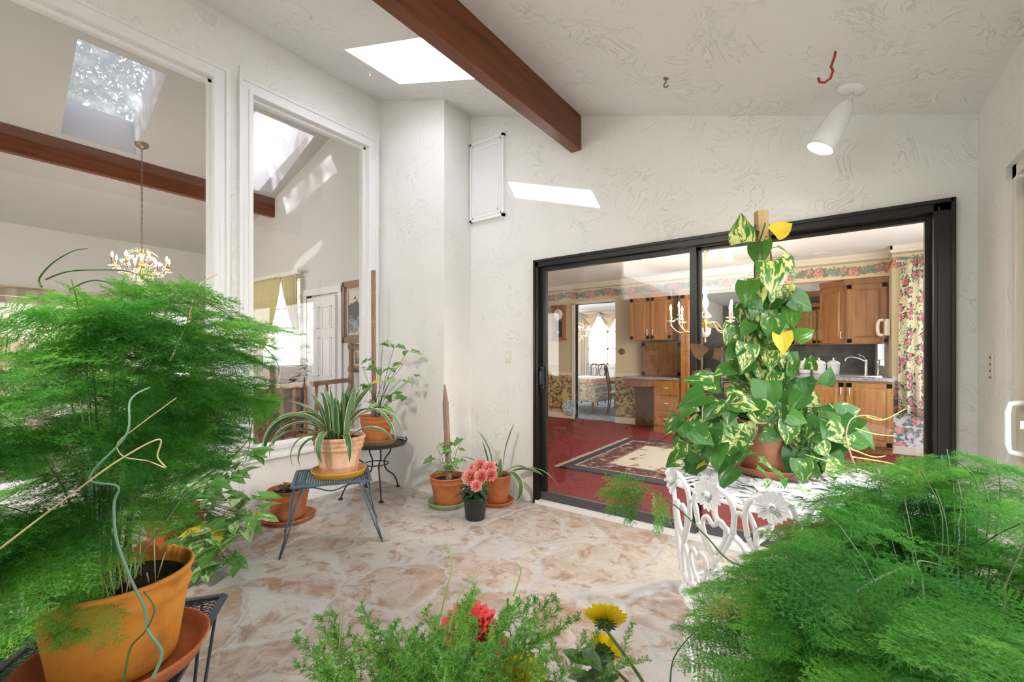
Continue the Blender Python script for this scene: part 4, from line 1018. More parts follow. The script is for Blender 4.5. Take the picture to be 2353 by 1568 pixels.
def bloom(parent, c, nrm_, R, matn, rings=6, heart='flower_heart', seed=0, per=16, name='flower', back=False):
    nrm_ = Vector(nrm_).normalized(); P_, D_, N_, L_ = [], [], [], []; r = random.Random(seed)
    q = nrm_.to_track_quat('Z', 'Y').to_matrix()
    for k in range(rings):
        el = math.radians(5+75*(k/max(1, rings-1))) if rings > 1 else .12; m = max(5, int(per*(1-.6*k/rings)))
        for j in range(m):
            a = 2*PI*(j+.5*(k % 2))/m+r.uniform(-.08, .08); L = R*(1-.55*k/rings)*r.uniform(.88, 1.08)
            d = Vector((math.cos(a)*math.cos(el), math.sin(a)*math.cos(el), math.sin(el))); n_ = Vector((-math.cos(a)*math.sin(el), -math.sin(a)*math.sin(el), math.cos(el)))
            P_.append(Vector(c)+q@(Vector((math.cos(a), math.sin(a), .25*k/rings))*R*.12)); D_.append(q@d); N_.append(q@n_); L_.append(L)
    o = leaves(name, PETAL, P_, D_, N_, L_, matn, parent)
    if heart: MB().ball((0, 0, 0), R*.2, 8, (1, 1, .6)).build('flower_heart', heart, o).location = Vector(c)+nrm_*R*(.28 if rings > 1 else .08)
    return o
for i, (px, py, s, R) in enumerate(((1082, 1098, 3.33, .062), (1104, 1072, 3.36, .055), (1124, 1078, 3.34, .058), (1107, 1096, 3.28, .055), (1095, 1118, 3.24, .042), (1128, 1092, 3.3, .05), (1090, 1080, 3.4, .05))):
    c = Vector((0, 0, H))+ray(px, py)*s-t.location; bloom(t, c, (.35+random.uniform(-.3, .3), -.8, .55), R, 'petal_coral', 6, 'flower_heart', i, 18)
P_, D_, N_, L_ = [], [], [], []
r = random.Random(3)
for i in range(46):
    a = r.uniform(0, 2*PI); h = r.uniform(.16, .27); q = r.uniform(.03, .10)
    P_.append((math.cos(a)*q*.6, math.sin(a)*q*.6, h)); D_.append((math.cos(a), math.sin(a), r.uniform(-.7, .2))); N_.append((0, 0, 1)); L_.append(r.uniform(.055, .09))
P_.append((-.06, -.03, .19)); D_.append((-.8, -.5, -.05)); N_.append((0, 0, 1)); L_.append(.12)
leaves('foliage', IVY, P_, D_, N_, L_, 'dahlia_leaf', t)
b = MB()
for i in range(7): a = i*.9; b.tube([(math.cos(a)*.02, math.sin(a)*.02, .15), (math.cos(a)*.05, math.sin(a)*.05, .32)], .0035, 5)
b.build('stems', 'stem_green', t)

# small succulent pot under the teal table
pd = on(663, 1192, Z=0)
saucer(pd, .195, 'terracotta', 'shallow clay saucer on the floor behind the teal table legs', .035)
t = thing('potted_succulent', 'low reddish succulents in a clay pot behind the teal table', 'plant', tuple(pd+Vector((0, 0, .013))))
pot(t, .152, .225, 'terracotta', .74, .2, False); soil(.134, .178, t, 9)
P_, D_, N_, L_ = [], [], [], []; r = random.Random(6)
for i in range(120):
    a = r.uniform(0, 2*PI); q = r.uniform(0, .10); cx, cy = math.cos(a)*q, math.sin(a)*q; a2 = r.uniform(0, 2*PI)
    P_.append((cx, cy, .19+r.uniform(0, .05))); D_.append((math.cos(a2), math.sin(a2), r.uniform(.1, 1.2))); N_.append((0, 0, 1)); L_.append(r.uniform(.025, .045))
leaves('foliage', OVAL, P_[:80], D_[:80], N_[:80], L_[:80], 'ivy_leaf', t); o = leaves('red_foliage', OVAL, P_[80:], D_[80:], N_[80:], L_[80:], 'dry_leaf', t)

# arrowhead plant on the floor behind the big fern
pe_ = on(402, 1262, Z=0); pe_.x = max(pe_.x, XL+.24)
saucer(pe_, .215, 'terracotta', 'deep clay saucer on the floor under the leafy arrowhead plant', .045)
t = thing('potted_arrowhead_plant', 'bushy arrowhead plant spilling onto the stone floor behind the big fern', 'plant', tuple(pe_+Vector((0, 0, .013))))
pot(t, .17, .25, 'terracotta', .74, .2); soil(.15, .2, t, 10)
tg = []; r = random.Random(12)
for i in range(80):
    px = r.uniform(430, 572); py = r.uniform(1050, 1325)
    if px > 560 and py > 1230: py -= 80
    s = r.uniform(2.45, 2.95)
    q = Vector((0, 0, H))+ray(px, py)*s
    if q.z < .04: q = on(px, py, Z=.06)
    tg.append(q-t.location)
vine_plant(t, tg, (0, 0, .2), ARROW, 'arrow_leaf', (.09, .135), 28, .003, nn=(1, 3), face=(.4, -.5, .3))
b = MB(); r = random.Random(9)
for i in range(60):
    a = r.uniform(0, 6.28); q = r.uniform(.05, .15); p = Vector((math.cos(a)*q, math.sin(a)*q, .21)); p2 = p+Vector((r.uniform(-.08, .1), r.uniform(-.08, .08), r.uniform(-.03, .1)))
    b.tube([p, p.lerp(p2, .5)+Vector((0, 0, .03)), p2], .0014, 3)
b.build('dead_roots', 'dead_stem', t)

# low pot at the lower left edge
pf = on(34, 1530, Z=.0)
pf = Vector((-2.28, .16, 0))
t = thing('potted_fern', 'dark leafy fern in a clay pot on the floor at the left edge', 'plant', tuple(pf))
pot(t, .14, .22, 'terracotta', .72, .2); soil(.124, .175, t, 11)
r = np.random.default_rng(3)
P_ = r.normal(0, .06, (60, 3))+np.array([0, .02, .28]); D_ = r.normal(0, 1, (60, 3))*np.array([1, 1, .4]); 
leaves('foliage', OVAL, P_, D_, np.tile([0, 0, 1.], (60, 1)), r.uniform(.06, .11, 60), 'ivy_leaf', t)
for i in range(16):
    o = bpy.data.objects.new('frond', FR[i % 5]); COL.objects.link(o); o.parent = t; a = i*.55
    place(o, Vector((0, 0, .2)), Vector((math.cos(a), math.sin(a), .35)), .2, s=.8)
# ================================================================== white cast table, chair, pothos, right and front plants
mk('shoot_lime', (.42, .55, .12), .6)
tcn = Vector((-.17, 2.27, 0)); TR = .50; TZ = .715
t = thing('cast_iron_table', 'white lacy cast iron patio table holding the pothos', 'table', tuple(tcn))
def ring(b, R, z, r, n=72, sc_=0, k=0):
    b.tube([((R+sc_*math.cos(k*a))*math.cos(a), (R+sc_*math.cos(k*a))*math.sin(a), z) for a in np.linspace(0, 2*PI, n*2+1)], r, 6, False)
b = MB(); ring(b, TR-.012, TZ-.006, .009, 72, .010, 18); ring(b, TR*.72, TZ-.004, .006); ring(b, TR*.42, TZ-.004, .006); ring(b, TR*.16, TZ-.004, .012)
b.build('rim', 'lace_white', t)
# leaf-and-vine lace of the top
P_, D_, N_, L_ = [], [], [], []; r = random.Random(4); sb = MB()
for i in range(430):
    R_ = TR*math.sqrt(r.uniform(.01, 1)); a = r.uniform(0, 2*PI); a2 = a+r.choice((1, -1))*r.uniform(.4, 1.6)
    P_.append((R_*.94*math.cos(a), R_*.94*math.sin(a), TZ-.002+r.uniform(-.003, .003))); D_.append((math.cos(a2), math.sin(a2), r.uniform(-.05, .12))); N_.append((r.uniform(-.3, .3), r.uniform(-.3, .3), 1)); L_.append(r.uniform(.05, .075))
LT = (OVAL[0]*np.array([1, 1.15, .5]), OVAL[1], OVAL[2]); lf = leaves('lace_top', LT, P_, D_, N_, L_, 'lace_white', t)
for i in range(60):
    a = 2*PI*i/60; sb.tube(spline([(TR*.1*math.cos(a), TR*.1*math.sin(a), TZ-.009), (TR*.4*math.cos(a+.25), TR*.4*math.sin(a+.25), TZ-.009), (TR*.7*math.cos(a-.05), TR*.7*math.sin(a-.05), TZ-.009), (TR*.96*math.cos(a+.15), TR*.96*math.sin(a+.15), TZ-.009)], 5), .0055, 5)
sb.lathe([(.001, -.02), (TR*.52, -.02), (TR*.52, -.014), (.001, -.014)], (0, 0, TZ), 48)
sb.build('vine_tracery', 'lace_white', t)
for i in range(4):
    a = PI/4+i*PI/2; u = Vector((math.cos(a), math.sin(a), 0)); v = Vector((-u.y, u.x, 0))
    lb = MB().tube(spline([u*.32+Vector((0, 0, TZ-.012)), u*.34+Vector((0, 0, TZ-.14)), u*.20+Vector((0, 0, .42)), u*.22+Vector((0, 0, .22)), u*.36+Vector((0, 0, .06)), u*.39+Vector((0, 0, .012))]), .013, 8)
    lb.tube(spline([u*.20+Vector((0, 0, .42)), u*.08+Vector((0, 0, .50)), u*.10+Vector((0, 0, .60)), u*.2+Vector((0, 0, .64))]), .009, 7)
    lb.tube(spline([u*.22+Vector((0, 0, .22)), u*.12+Vector((0, 0, .16)), u*.08+Vector((0, 0, .24)), u*.12+Vector((0, 0, .30))]), .008, 7); lb.build('leg', 'enamel_white', t)

pz = Vector((0, 0, H))+ray(1765, 1083)*2.07; pz = Vector((pz.x, pz.y, TZ+.004))
saucer(pz, .165, 'pot_smooth', 'reddish brown saucer on the white cast iron table', .035)
t = thing('potted_pothos', 'tall variegated pothos climbing a wooden stake on the white cast iron table', 'plant', tuple(pz+Vector((0, 0, .012))))
pot(t, .145, .235, 'pot_smooth', .78, .22); soil(.128, .187, t, 20)
loc = t.location
def at(px, py, s): return Vector((0, 0, H))+ray(px, py)*s-loc
s0 = at(1765, 1000, 2.08); s1 = at(1749, 486, 2.08); MB().bar(s0, s1, .05, .035, (.59, -.8, 0)).build('stake', 'stake_light', t)
r = random.Random(21); P_, D_, N_, L_ = [], [], [], []
cd = -(FW+RT*.55).normalized()                      # towards the viewer's side of the room
def leafat(px, py, s, L, dirx, dz, ny=None):
    p = at(px, py, s); d = RT*dirx+Vector((0, 0, dz))+cd*r.uniform(-.1, .35)
    P_.append(p); D_.append(d); N_.append(cd*r.uniform(.55, 1.3)+Vector((0, 0, r.uniform(.15, .8)))+RT*r.uniform(-.5, .5)); L_.append(L)
main = [(1705, 568, .13, -.1, 1), (1746, 578, .125, -.05, -1), (1785, 548, .10, .5, .3), (1795, 590, .075, .7, -.3), (1800, 615, .11, .6, -.6), (1768, 622, .15, .2, -1), (1718, 668, .12, -.2, -1), (1740, 660, .13, .1, -1), (1790, 690, .11, .1, -1),
   (1806, 680, .11, .35, -1), (1712, 720, .12, -.1, -1), (1755, 735, .13, -.2, -1), (1775, 750, .115, .1, -1), (1830, 705, .12, .9, -.5), (1820, 725, .10, .1, -1), (1838, 790, .11, .9, .55), (1798, 785, .10, .1, -1), (1685, 770, .12, -.3, -1), (1740, 790, .13, .1, -1),
   (1716, 812, .125, -.1, -1), (1768, 810, .125, .1, -1), (1690, 818, .09, -.8, -.6), (1738, 850, .14, 0, -1), (1782, 845, .12, .1, -1), (1812, 840, .11, .3, -1), (1670, 870, .10, -.9, -.2), (1640, 895, .12, -1, .1), (1852, 890, .09, .3, -1), (1862, 860, .07, 0, 1)]
for (px, py, L, dx, dz) in main: leafat(px-dx*14, py-(10 if dz > 0 else -0)-22*(dz < 0), 2.0+r.uniform(-.06, .06), L, dx, dz)
for i in range(80):
    py = r.uniform(640, 950); w = 22+(py-560)*.17; px = 1755+r.uniform(-w, w); leafat(px, py, 2.08+r.uniform(-.1, .12), r.uniform(.075, .12), r.uniform(-.7, .7), -r.uniform(.2, 1))
for i in range(190):                                   # the bush round the pot
    a = r.uniform(0, 2*PI); px = 1765+205*math.cos(a)*math.sqrt(r.random()); py = r.uniform(900, 1075)
    if 1700 < px < 1835 and py > 985: 
        if r.random() < .85: continue
    if px < 1640 and py < 925: py += 60
    if px > 1860 and py < 930: py += 60
    sdd = 2.05+r.uniform(-.26, .26)
    if at(px, py, sdd).z < .03: py -= 60
    leafat(px, py, sdd, r.uniform(.075, .125), r.uniform(-.9, .9), -r.uniform(.0, 1))
for (px, py, L, dx, dz) in ((1760, 875, .15, 0, -1), (1795, 925, .13, 0, -1), (1735, 935, .13, .6, -.5), (1640, 880, .13, -1, .2), (1620, 905, .12, -.7, -.3), (1670, 920, .14, .8, -.1), (1900, 1000, .13, -.8, .3), (1830, 1030, .13, -.2, -1), (1870, 1040, .12, .1, -1), (1905, 1045, .13, .4, -1), (1660, 985, .12, .2, -1), (1690, 1010, .12, .1, -1), (1715, 970, .12, .2, -1), (1925, 950, .10, .8, .2), (1895, 885, .08, .3, .8), (1935, 1005, .12, .7, -.3)):
    leafat(px, py, 1.90+r.uniform(-.04, .04), L, dx, dz)
f_ = [q for q in range(len(P_)) if P_[q].z > .02]
leaves('foliage', HEART, [P_[q] for q in f_], [D_[q] for q in f_], [N_[q] for q in f_], [L_[q] for q in f_], 'pothos_leaf', t, np.array([.99 if q in (2, 16) else ((.218, .448, .678)[q % 3] if q in (0, 4, 5, 8, 9, 22) else .93*r.random()) for q in f_]))
b = MB()
for i in range(5):
    pts = []; 
    for k in range(40):
        u = k/39; q = s0.lerp(s1, u*.94); a = u*9+i*1.3; pts.append(q+Vector((math.cos(a)*.035, math.sin(a)*.035, 0)))
    b.tube(pts, .004, 6)
for i in range(0, len(P_), 1):
    q = P_[i]; h = max(.2, min(s1.z-.1, q.z-.03)); u = (h-s0.z)/(s1.z-s0.z); ax = s0.lerp(s1, max(0, u)) if u > 0.05 else Vector((r.uniform(-.06, .06), r.uniform(-.06, .06), .2))
    ax = ax+Vector((r.uniform(-.03, .03), r.uniform(-.03, .03), 0)); b.tube([ax, ax.lerp(q, .55)+Vector((0, 0, .02)), q], .0016, 4)
b.build('vines', 'stem_green', t)
lw = [at(1618, 815, 2.0), at(1612, 850, 2.0), at(1640, 812, 2.0), at(1622, 880, 2.02), at(1735, 530, 2.05)]
leaves('withered_leaves', HEART, lw, [(-.6, -.2, .5), (.2, .1, -1), (.8, .2, -.1), (.3, 0, -1), (-.3, 0, -.8)], [tuple(cd)]*5, [.08, .10, .06, .08, .05], 'dry_leaf', t)
# a small trailing vine lying on the table front
trail = [at(px, py, s) for px, py, s in ((1730, 1040, 1.86), (1750, 1060, 1.82), (1775, 1080, 1.78), (1800, 1100, 1.74), (1830, 1118, 1.70), (1750, 1050, 1.84), (1740, 1075, 1.80), (1765, 1105, 1.74))]
leaves('trailing_vine', ARROW, trail+[at(1570, 1050, 2.1), at(1590, 1070, 2.05), at(1620, 1065, 2.0)], [(r.uniform(-1, 1), r.uniform(-1, .2), -.2) for _ in range(11)], [(0, -.3, 1)]*11, [.05]*8+[.08, .05, .05], 'arrow_leaf', t)

# ---------------------------------------------------------------- white cast chair, back towards the camera
cc_ = Vector((-.225, 1.66, 0)); yaw = math.atan2(.12, 1)*-1
t = thing('cast_iron_chair', 'white cast iron garden chair with daisy topped openwork back', 'chair', tuple(cc_), math.radians(-4))
BZ = .46; BH = .40; RB = .27
def bp(u, v, o=0.0):                                    # u -1..1 across the curved back, v 0..1 up
    a = u*1.05; rr = RB*(1+.10*v)+o
    return Vector((rr*math.sin(a), .16-rr*math.cos(a)-.04*v, BZ+BH*v))
def bc(pts, r0=.0085, k=6): return spline([bp(*p) for p in pts], k), r0
b = MB()
def add(pts, r0=.0085): p, q = bc(pts, r0); b.tube(p, q, 8)
fl4 = (-.80, -.27, .27, .80)
for i, u in enumerate(fl4):                             # arches carrying the daisies
    add([(u-.20, .62), (u-.22, .80), (u-.15, .93), (u, .97), (u+.15, .93), (u+.22, .80), (u+.20, .62)])
    add([(u-.10, .0), (u-.06, .25), (u+.10, .45), (u+.20, .62)]); add([(u+.10, .0), (u+.06, .25), (u-.10, .45), (u-.20, .62)])
    add([(u, .40), (u-.10, .52), (u-.13, .64), (u-.07, .70), (u, .64), (u+.07, .70), (u+.13, .64), (u+.10, .52), (u, .40)], .007)
for u in (-.53, 0, .53):
    add([(u, .02), (u-.10, .16), (u-.13, .28), (u-.06, .35), (u, .28), (u+.06, .35), (u+.13, .28), (u+.10, .16), (u, .02)], .007)
    add([(u-.06, .62), (u-.05, .75), (u, .80), (u+.05, .75), (u+.06, .62)], .0075)
add([(-1.08, .0), (-1.1, .3), (-1.04, .6), (-1.0, .62)], .011); add([(1.08, .0), (1.1, .3), (1.04, .6), (1.0, .62)], .011)
add([(x, .0) for x in np.linspace(-1.08, 1.08, 9)], .012); b.build('backrest', 'enamel_white', t)
for u in fl4:
    c = bp(u, .90, .012); nd = Vector((math.sin(u*1.05), -math.cos(u*1.05), .15)); ro = bloom(t, c, nd, .043, 'enamel_white', 2, None, 3, 18, 'daisy'); MB().ball(c+nd*.012, .012, 8).build('daisy_heart', 'enamel_white', ro)
b = MB()
for k in range(5): ring(b, .205-.045*k, BZ-.012, .006, 40)
for k in range(22):
    a = 2*PI*k/22; b.tube(spline([(.02*math.cos(a), .02*math.sin(a), BZ-.013), (.11*math.cos(a+.35), .11*math.sin(a+.35), BZ-.013), (.205*math.cos(a), .205*math.sin(a), BZ-.013)], 5), .005, 5)
ring(b, .215, BZ-.018, .011, 40, .004, 16); seat = b.build('seat', 'enamel_white', t)
for (sx_, sy_) in ((-1, -1), (1, -1), (1, 1), (-1, 1)):
    u = Vector((sx_*.7071, sy_*.7071, 0))
    MB().tube(spline([u*.19+Vector((0, 0, BZ-.02)), u*.225+Vector((0, 0, .34)), u*.20+Vector((0, 0, .18)), u*.255+Vector((0, 0, .03)), u*.27+Vector((0, 0, .01))]), [.013]*8+[.011]*25, 8).build('leg', 'enamel_white', t)
b = MB()
for k in range(4):
    a = PI/4+k*PI/2; a2 = a+PI/2; b.tube(spline([(.19*math.cos(a), .19*math.sin(a), BZ-.03), (.12*math.cos((a+a2)/2), .12*math.sin((a+a2)/2), BZ-.12), (.19*math.cos(a2), .19*math.sin(a2), BZ-.03)]), .007, 6)
b.build('apron', 'enamel_white', t)

# ---------------------------------------------------------------- big fern, front right, on a plant stand
def stand(loc, h, label, R=.15):
    t = thing('plant_stand', label, 'stand', tuple(loc)); b = MB(); ring(b, R, h-.006, .006, 30); ring(b, R*.7, h*.35, .004, 24)
    for k in range(4): a = k*PI/2; b.tube([(-R*math.cos(a), -R*math.sin(a), h-.006), (R*math.cos(a), R*math.sin(a), h-.006)], .0045, 6)
    b.build('top', 'iron_black', t)
    for k in range(4):
        a = k*PI/2+.4; MB().tube([(R*math.cos(a), R*math.sin(a), h-.01), (R*.72*math.cos(a), R*.72*math.sin(a), h*.35), (R*1.05*math.cos(a), R*1.05*math.sin(a), .005)], .006, 7).build('leg', 'iron_black', t)
    return t
fr_ = Vector((.17, .98, 0))
stand(fr_, .40, 'black wire plant stand under the right feathery fern')
t = thing('potted_asparagus_fern', 'wide feathery asparagus fern reaching over the white cast chair', 'plant', (fr_.x, fr_.y, .402))
pot(t, .13, .2, 'terracotta', .74, .2); soil(.115, .158, t, 30)
def cull_r(p, d, s):                                    # the plant is bare close to the door side
    q = p+d*s*.34
    if max(q.x, p.x) > XR-.03 or q.y > 1.95: return True
    for w_ in (p, q, p.lerp(q, .5)):
        x_, y_, f_ = px_of(w_)
        if f_ < .4 or x_ < 1545 or y_ < np.interp(x_, (1530, 1620, 1700, 1800, 1870, 1960, 2060, 2353), (1500, 1340, 1275, 1230, 1170, 1100, 1030, 1020)): return True
    return False
fern(t, (0, 0, .16), 13, 400, .5, .36, (-.06, .10), 5, .56, 5, droop=.06, s0=.95, smin=.15, kids=62, cull=cull_r)
runner([(2050, 1565, .62), (1985, 1430, .68), (1935, 1330, .75), (1880, 1300, .78), (1700, 1300, .82), (1620, 1230, .86), (1560, 1170, .88), (1485, 1115, .92)], 'stem_green', .0026, t)
runner([(1880, 1520, .72), (1890, 1440, .74), (1930, 1390, .76), (2000, 1340, .8), (2080, 1305, .82), (2095, 1340, .80), (2060, 1350, .8)], 'stem_green', .0042, t)
runner([(1880, 1500, .72), (1940, 1490, .72), (1950, 1480, .7), (1900, 1475, .7)], 'dead_stem', .0032, t)
runner([(2120, 1568, .66), (2180, 1540, .66), (2150, 1470, .7), (2125, 1400, .74), (2118, 1330, .78), (2110, 1290, .8), (2180, 1305, .82)], 'stem_green', .0032, t)
runner([(1990, 1440, .74), (2040, 1400, .76), (2110, 1375, .78)], 'stem_green', .0032, t)
runner([(1540, 1568, .95), (1550, 1510, .95), (1600, 1450, .92), (1680, 1400, .9)], 'stem_green', .0018, t)
runner([(1700, 1320, .82), (1780, 1400, .8), (1860, 1460, .78)], 'stem_green', .0022, t)
runner([(2200, 1060, .95), (2240, 1100, .95), (2250, 1180, .93), (2210, 1220, .92)], 'stem_green', .0016, t)
runner([(2353, 1200, .8), (2300, 1225, .84), (2250, 1255, .88)], 'stem_green', .0016, t)
r = random.Random(88); sb = MB()
for i in range(30):
    px = 1640+24*i+r.uniform(-20, 20) if i < 26 else r.uniform(1900, 2300); lim = float(np.interp(px, (1530, 1620, 1700, 1800, 1870, 1960, 2060, 2353), (1500, 1340, 1275, 1230, 1170, 1100, 1040, 1020)))
    s_ = r.uniform(.9, 1.12); py = lim+r.uniform(15, 130); q = Vector((0, 0, H))+ray(px, py)*s_
    if q.x > XR-.12: q = q-Vector((q.x-XR+.12, 0, 0))
    o = bpy.data.objects.new('frond', FR[i % 5]); COL.objects.link(o); o.parent = t; dxx = -1 if px < 2080 else r.choice((-1, .4)); d = RT*dxx+Vector((0, 0, r.uniform(-.22, .12)))+FW*r.uniform(-.35, .35)
    sc_ = r.uniform(.38, .6); st = q-t.location-d.normalized()*.15*sc_; place(o, st, d, r.uniform(-.3, .3), s=sc_)
    sb.tube(spline([st.lerp(Vector((0, 0, .165)), .42)-Vector((0, 0, .03)), st.lerp(Vector((0, 0, .165)), .2)+Vector((r.uniform(-.02, .02), 0, .015)), st], 5), .0013, 5)
sb.build('long_stems', 'stem_green', t)
FRS = frond_mesh(77, L=.11, dens=.4, wfac=.42); FRS.materials.append(M['fern_needles'])
# the outlying pale spray over the pothos and the single tuft in front of the door
for (px, py, s, dx, dz, k, sc_) in ((1490, 1120, .92, -.5, -.8, FRS, .8), (1495, 1118, .92, -1, -.1, FRS, .9), (1500, 1128, .9, .2, -.9, FRS, .7), (1480, 1125, .93, -.9, -.5, FRS, .8)):
    o = bpy.data.objects.new('frond', k); COL.objects.link(o); o.parent = t
    place(o, Vector((0, 0, H))+ray(px, py)*s-t.location, RT*dx+Vector((0, 0, dz)), .9, s=sc_)
runner([(1970, 1085, 1.3), (1945, 1010, 1.33), (1955, 965, 1.35), (1990, 955, 1.36), (2030, 965, 1.36)], 'dead_stem', .0024, t)

for pts in (((1990, 958), (2030, 965), (2080, 940)), ((1965, 985), (2010, 998), (2055, 1002)), ((1950, 1030), (2005, 1050), (2035, 1048)), ((1955, 1050), (2020, 1060), (2058, 1068)), ((1950, 1075), (1900, 1060), (1850, 1045))):
    runner([(px, py, 1.34) for px, py in pts], 'shoot_lime', .0026, t, 'shoot')
# dark glossy ivy in a clay pot behind, by the right wall
pi_ = Vector((.30, 1.93, 0)); stand(pi_, .22, 'black wire plant stand beside the right wall holding glossy ivy', .13)
t = thing('potted_ivy', 'dark glossy ivy in a clay pot by the right wall behind the fern', 'plant', (pi_.x, pi_.y, .222))
pot(t, .135, .2, 'terracotta', .74, .2); soil(.12, .158, t, 31)
r = np.random.default_rng(8); n = 130; a = r.uniform(0, 2*PI, n); q = r.uniform(.02, .17, n)
leaves('foliage', IVY, np.stack([np.cos(a)*q*.9-.01, np.sin(a)*q, .19+r.uniform(0, .12, n)-q*.3], 1), np.stack([np.cos(a), np.sin(a), r.uniform(-.6, .3, n)], 1), np.stack([r.normal(0, .3, n), r.normal(0, .3, n), np.ones(n)], 1), r.uniform(.06, .09, n), 'ivy_leaf', t)

# ---------------------------------------------------------------- foxtail fern and flowers, bottom middle
def sprig_mesh(seed, L=.26):
    r = np.random.default_rng(seed); A, B, Wd = [], [], []
    rach = lambda t: np.array([L*t, .03*math.sin(t*2.5+seed), .0-.05*t*t])
    for i in range(12): A.append(rach(i/12)); B.append(rach((i+1)/12)); Wd.append(.0012)
    for i in range(26):
        t = .08+.92*i/26; p = rach(t); a0 = i*2.4; bl = .055*(1-.6*t)*r.uniform(.6, 1.1)
        bd = np.array([.8, math.cos(a0)*.9, math.sin(a0)*.6+.1]); bd /= np.linalg.norm(bd); A.append(p); B.append(p+bd*bl); Wd.append(.0006)
        for k in range(9):
            c = p+bd*bl*(k+.3)/9
            for h in range(3):
                nd = bd*.7+r.normal(0, .6, 3); nd /= np.linalg.norm(nd); A.append(c); B.append(c+nd*r.uniform(.011, .018)); Wd.append(.00115)
    A = np.array(A); B = np.array(B); Wd = np.array(Wd); d = B-A; d /= np.linalg.norm(d, axis=1, keepdims=True)
    sd = np.cross(d, r.normal(0, 1, d.shape)); sd /= np.linalg.norm(sd, axis=1, keepdims=True); sd *= Wd[:, None]; mid = A*.55+B*.45
    V = np.stack([A-sd*.4, A+sd*.4, mid+sd, mid-sd, B+sd*.15, B-sd*.15], 1).reshape(-1, 3); k = np.arange(len(A))*6
    Fq = np.concatenate([np.stack([k, k+1, k+2, k+3], 1), np.stack([k+3, k+2, k+4, k+5], 1)])
    me = npmesh('sprig', V, Fq, smooth=False); me.materials.append(M['foxtail_needles']); return me
SP = [sprig_mesh(i+40) for i in range(4)]
ff = Vector((-.62, .52, 0)); stand(ff, .34, 'black wire plant stand under the foxtail fern')
t = thing('potted_foxtail_fern', 'bright green foxtail fern with narrow needle leaves in front of the flowers', 'plant', (ff.x, ff.y, .342))
pot(t, .12, .18, 'terracotta', .74, .2); soil(.105, .142, t, 33)
r = random.Random(15); sb = MB(); cnt = 0
def spr(px, py, s, dx, dz, sc_):
    o = bpy.data.objects.new('sprig', SP[r.randrange(4)]); COL.objects.link(o); o.parent = t
    d = RT*dx+Vector((0, 0, dz))+FW*r.uniform(-.4, .4); tip = Vector((0, 0, H))+ray(px, py)*s-t.location; p = tip-d.normalized()*.25*sc_
    place(o, p, d, r.uniform(0, 6), s=sc_); b0 = Vector((r.uniform(-.05, .05), r.uniform(-.05, .05), .145)); sb.tube(spline([b0, b0.lerp(p, .6)+Vector((0, 0, .04)), p], 4), .0016, 4)
top = [(690, 1530), (745, 1412), (800, 1420), (735, 1490), (830, 1450), (870, 1470), (920, 1490), (960, 1470), (985, 1430), (1040, 1420), (1060, 1350), (1085, 1390), (1120, 1370), (1160, 1370), (1210, 1350), (1245, 1355), (1275, 1390), (1300, 1395), (1255, 1420), (1220, 1450), (1150, 1420), (1100, 1430), (1190, 1400)]
for (px, py) in top: spr(px, py, .84+r.uniform(-.06, .06), (px-1000)/330+r.uniform(-.2, .2), 1.0, .62)
for i in range(72):
    px = r.gauss(990, 150); px = min(max(px, 700), 1280); py = r.uniform(1440, 1600); spr(px, py, .80+r.uniform(-.1, .08), (px-1000)/400+r.uniform(-.3, .3), .9, .62)
sb.build('stems', 'stem_green', t)
for pts in (((1000, 1470), (1020, 1380), (1038, 1300), (1024, 1248)), ((1030, 1460), (1055, 1370), (1100, 1320)), ((1180, 1370), (1197, 1312), (1183, 1290)), ((1230, 1440), (1250, 1410), (1270, 1370)), ((775, 1530), (785, 1440), (790, 1380))):
    runner([(px, py, .82) for px, py in pts], 'stem_green' if 0 else mk('shoot_green', (.30, .42, .14), .6).m.name if 'shoot_green' not in M else 'shoot_green', .0017, t, 'shoot')

# flowers: red dahlia and yellow bloom behind the foxtail fern, sunflower to the right
fd = Vector((-.50, .80, 0)); stand(fd, .34, 'black wire plant stand under the red and yellow flowers', .12)
t = thing('potted_dahlia', 'red and yellow dahlias half hidden by the foxtail fern', 'plant', (fd.x, fd.y, .342))
MB().lathe([(.001, 0), (.08, 0), (.10, .15), (.103, .155), (.095, .155), (.09, .13), (.001, .128)], n=36).build('pot', 'plastic_black', t); soil(.088, .132, t, 35)
sb = MB()
for i, (px, py, s, R, mt) in enumerate(((1078, 1452, .93, .056, 'petal_red'), (1125, 1488, .92, .040, 'petal_coral'), (1130, 1530, .92, .04, 'petal_red'), (1195, 1560, .86, .045, 'petal_yellow'), (1150, 1550, .9, .035, 'petal_red'))):
    c = Vector((0, 0, H))+ray(px, py)*s-t.location; bloom(t, c, (.25, -.35, .9), R, mt, 6 if mt != 'petal_yellow' else 4, 'flower_heart', 50+i, 20); sb.tube(spline([(0, 0, .13), c.lerp(Vector((0, 0, .13)), .5)+Vector((0, 0, .03)), c], 5), .0025, 5)
sb.build('stems', 'stem_green', t)
fs = Vector((-.23, .91, 0)); stand(fs, .34, 'black wire plant stand under the sunflower pot', .11)
t = thing('potted_sunflower', 'small yellow sunflowers seen from behind at the bottom edge', 'plant', (fs.x, fs.y, .342))
MB().lathe([(.001, 0), (.07, 0), (.09, .14), (.093, .145), (.085, .145), (.08, .12), (.001, .118)], n=36).build('pot', 'plastic_black', t); soil(.078, .122, t, 36)
sb = MB()
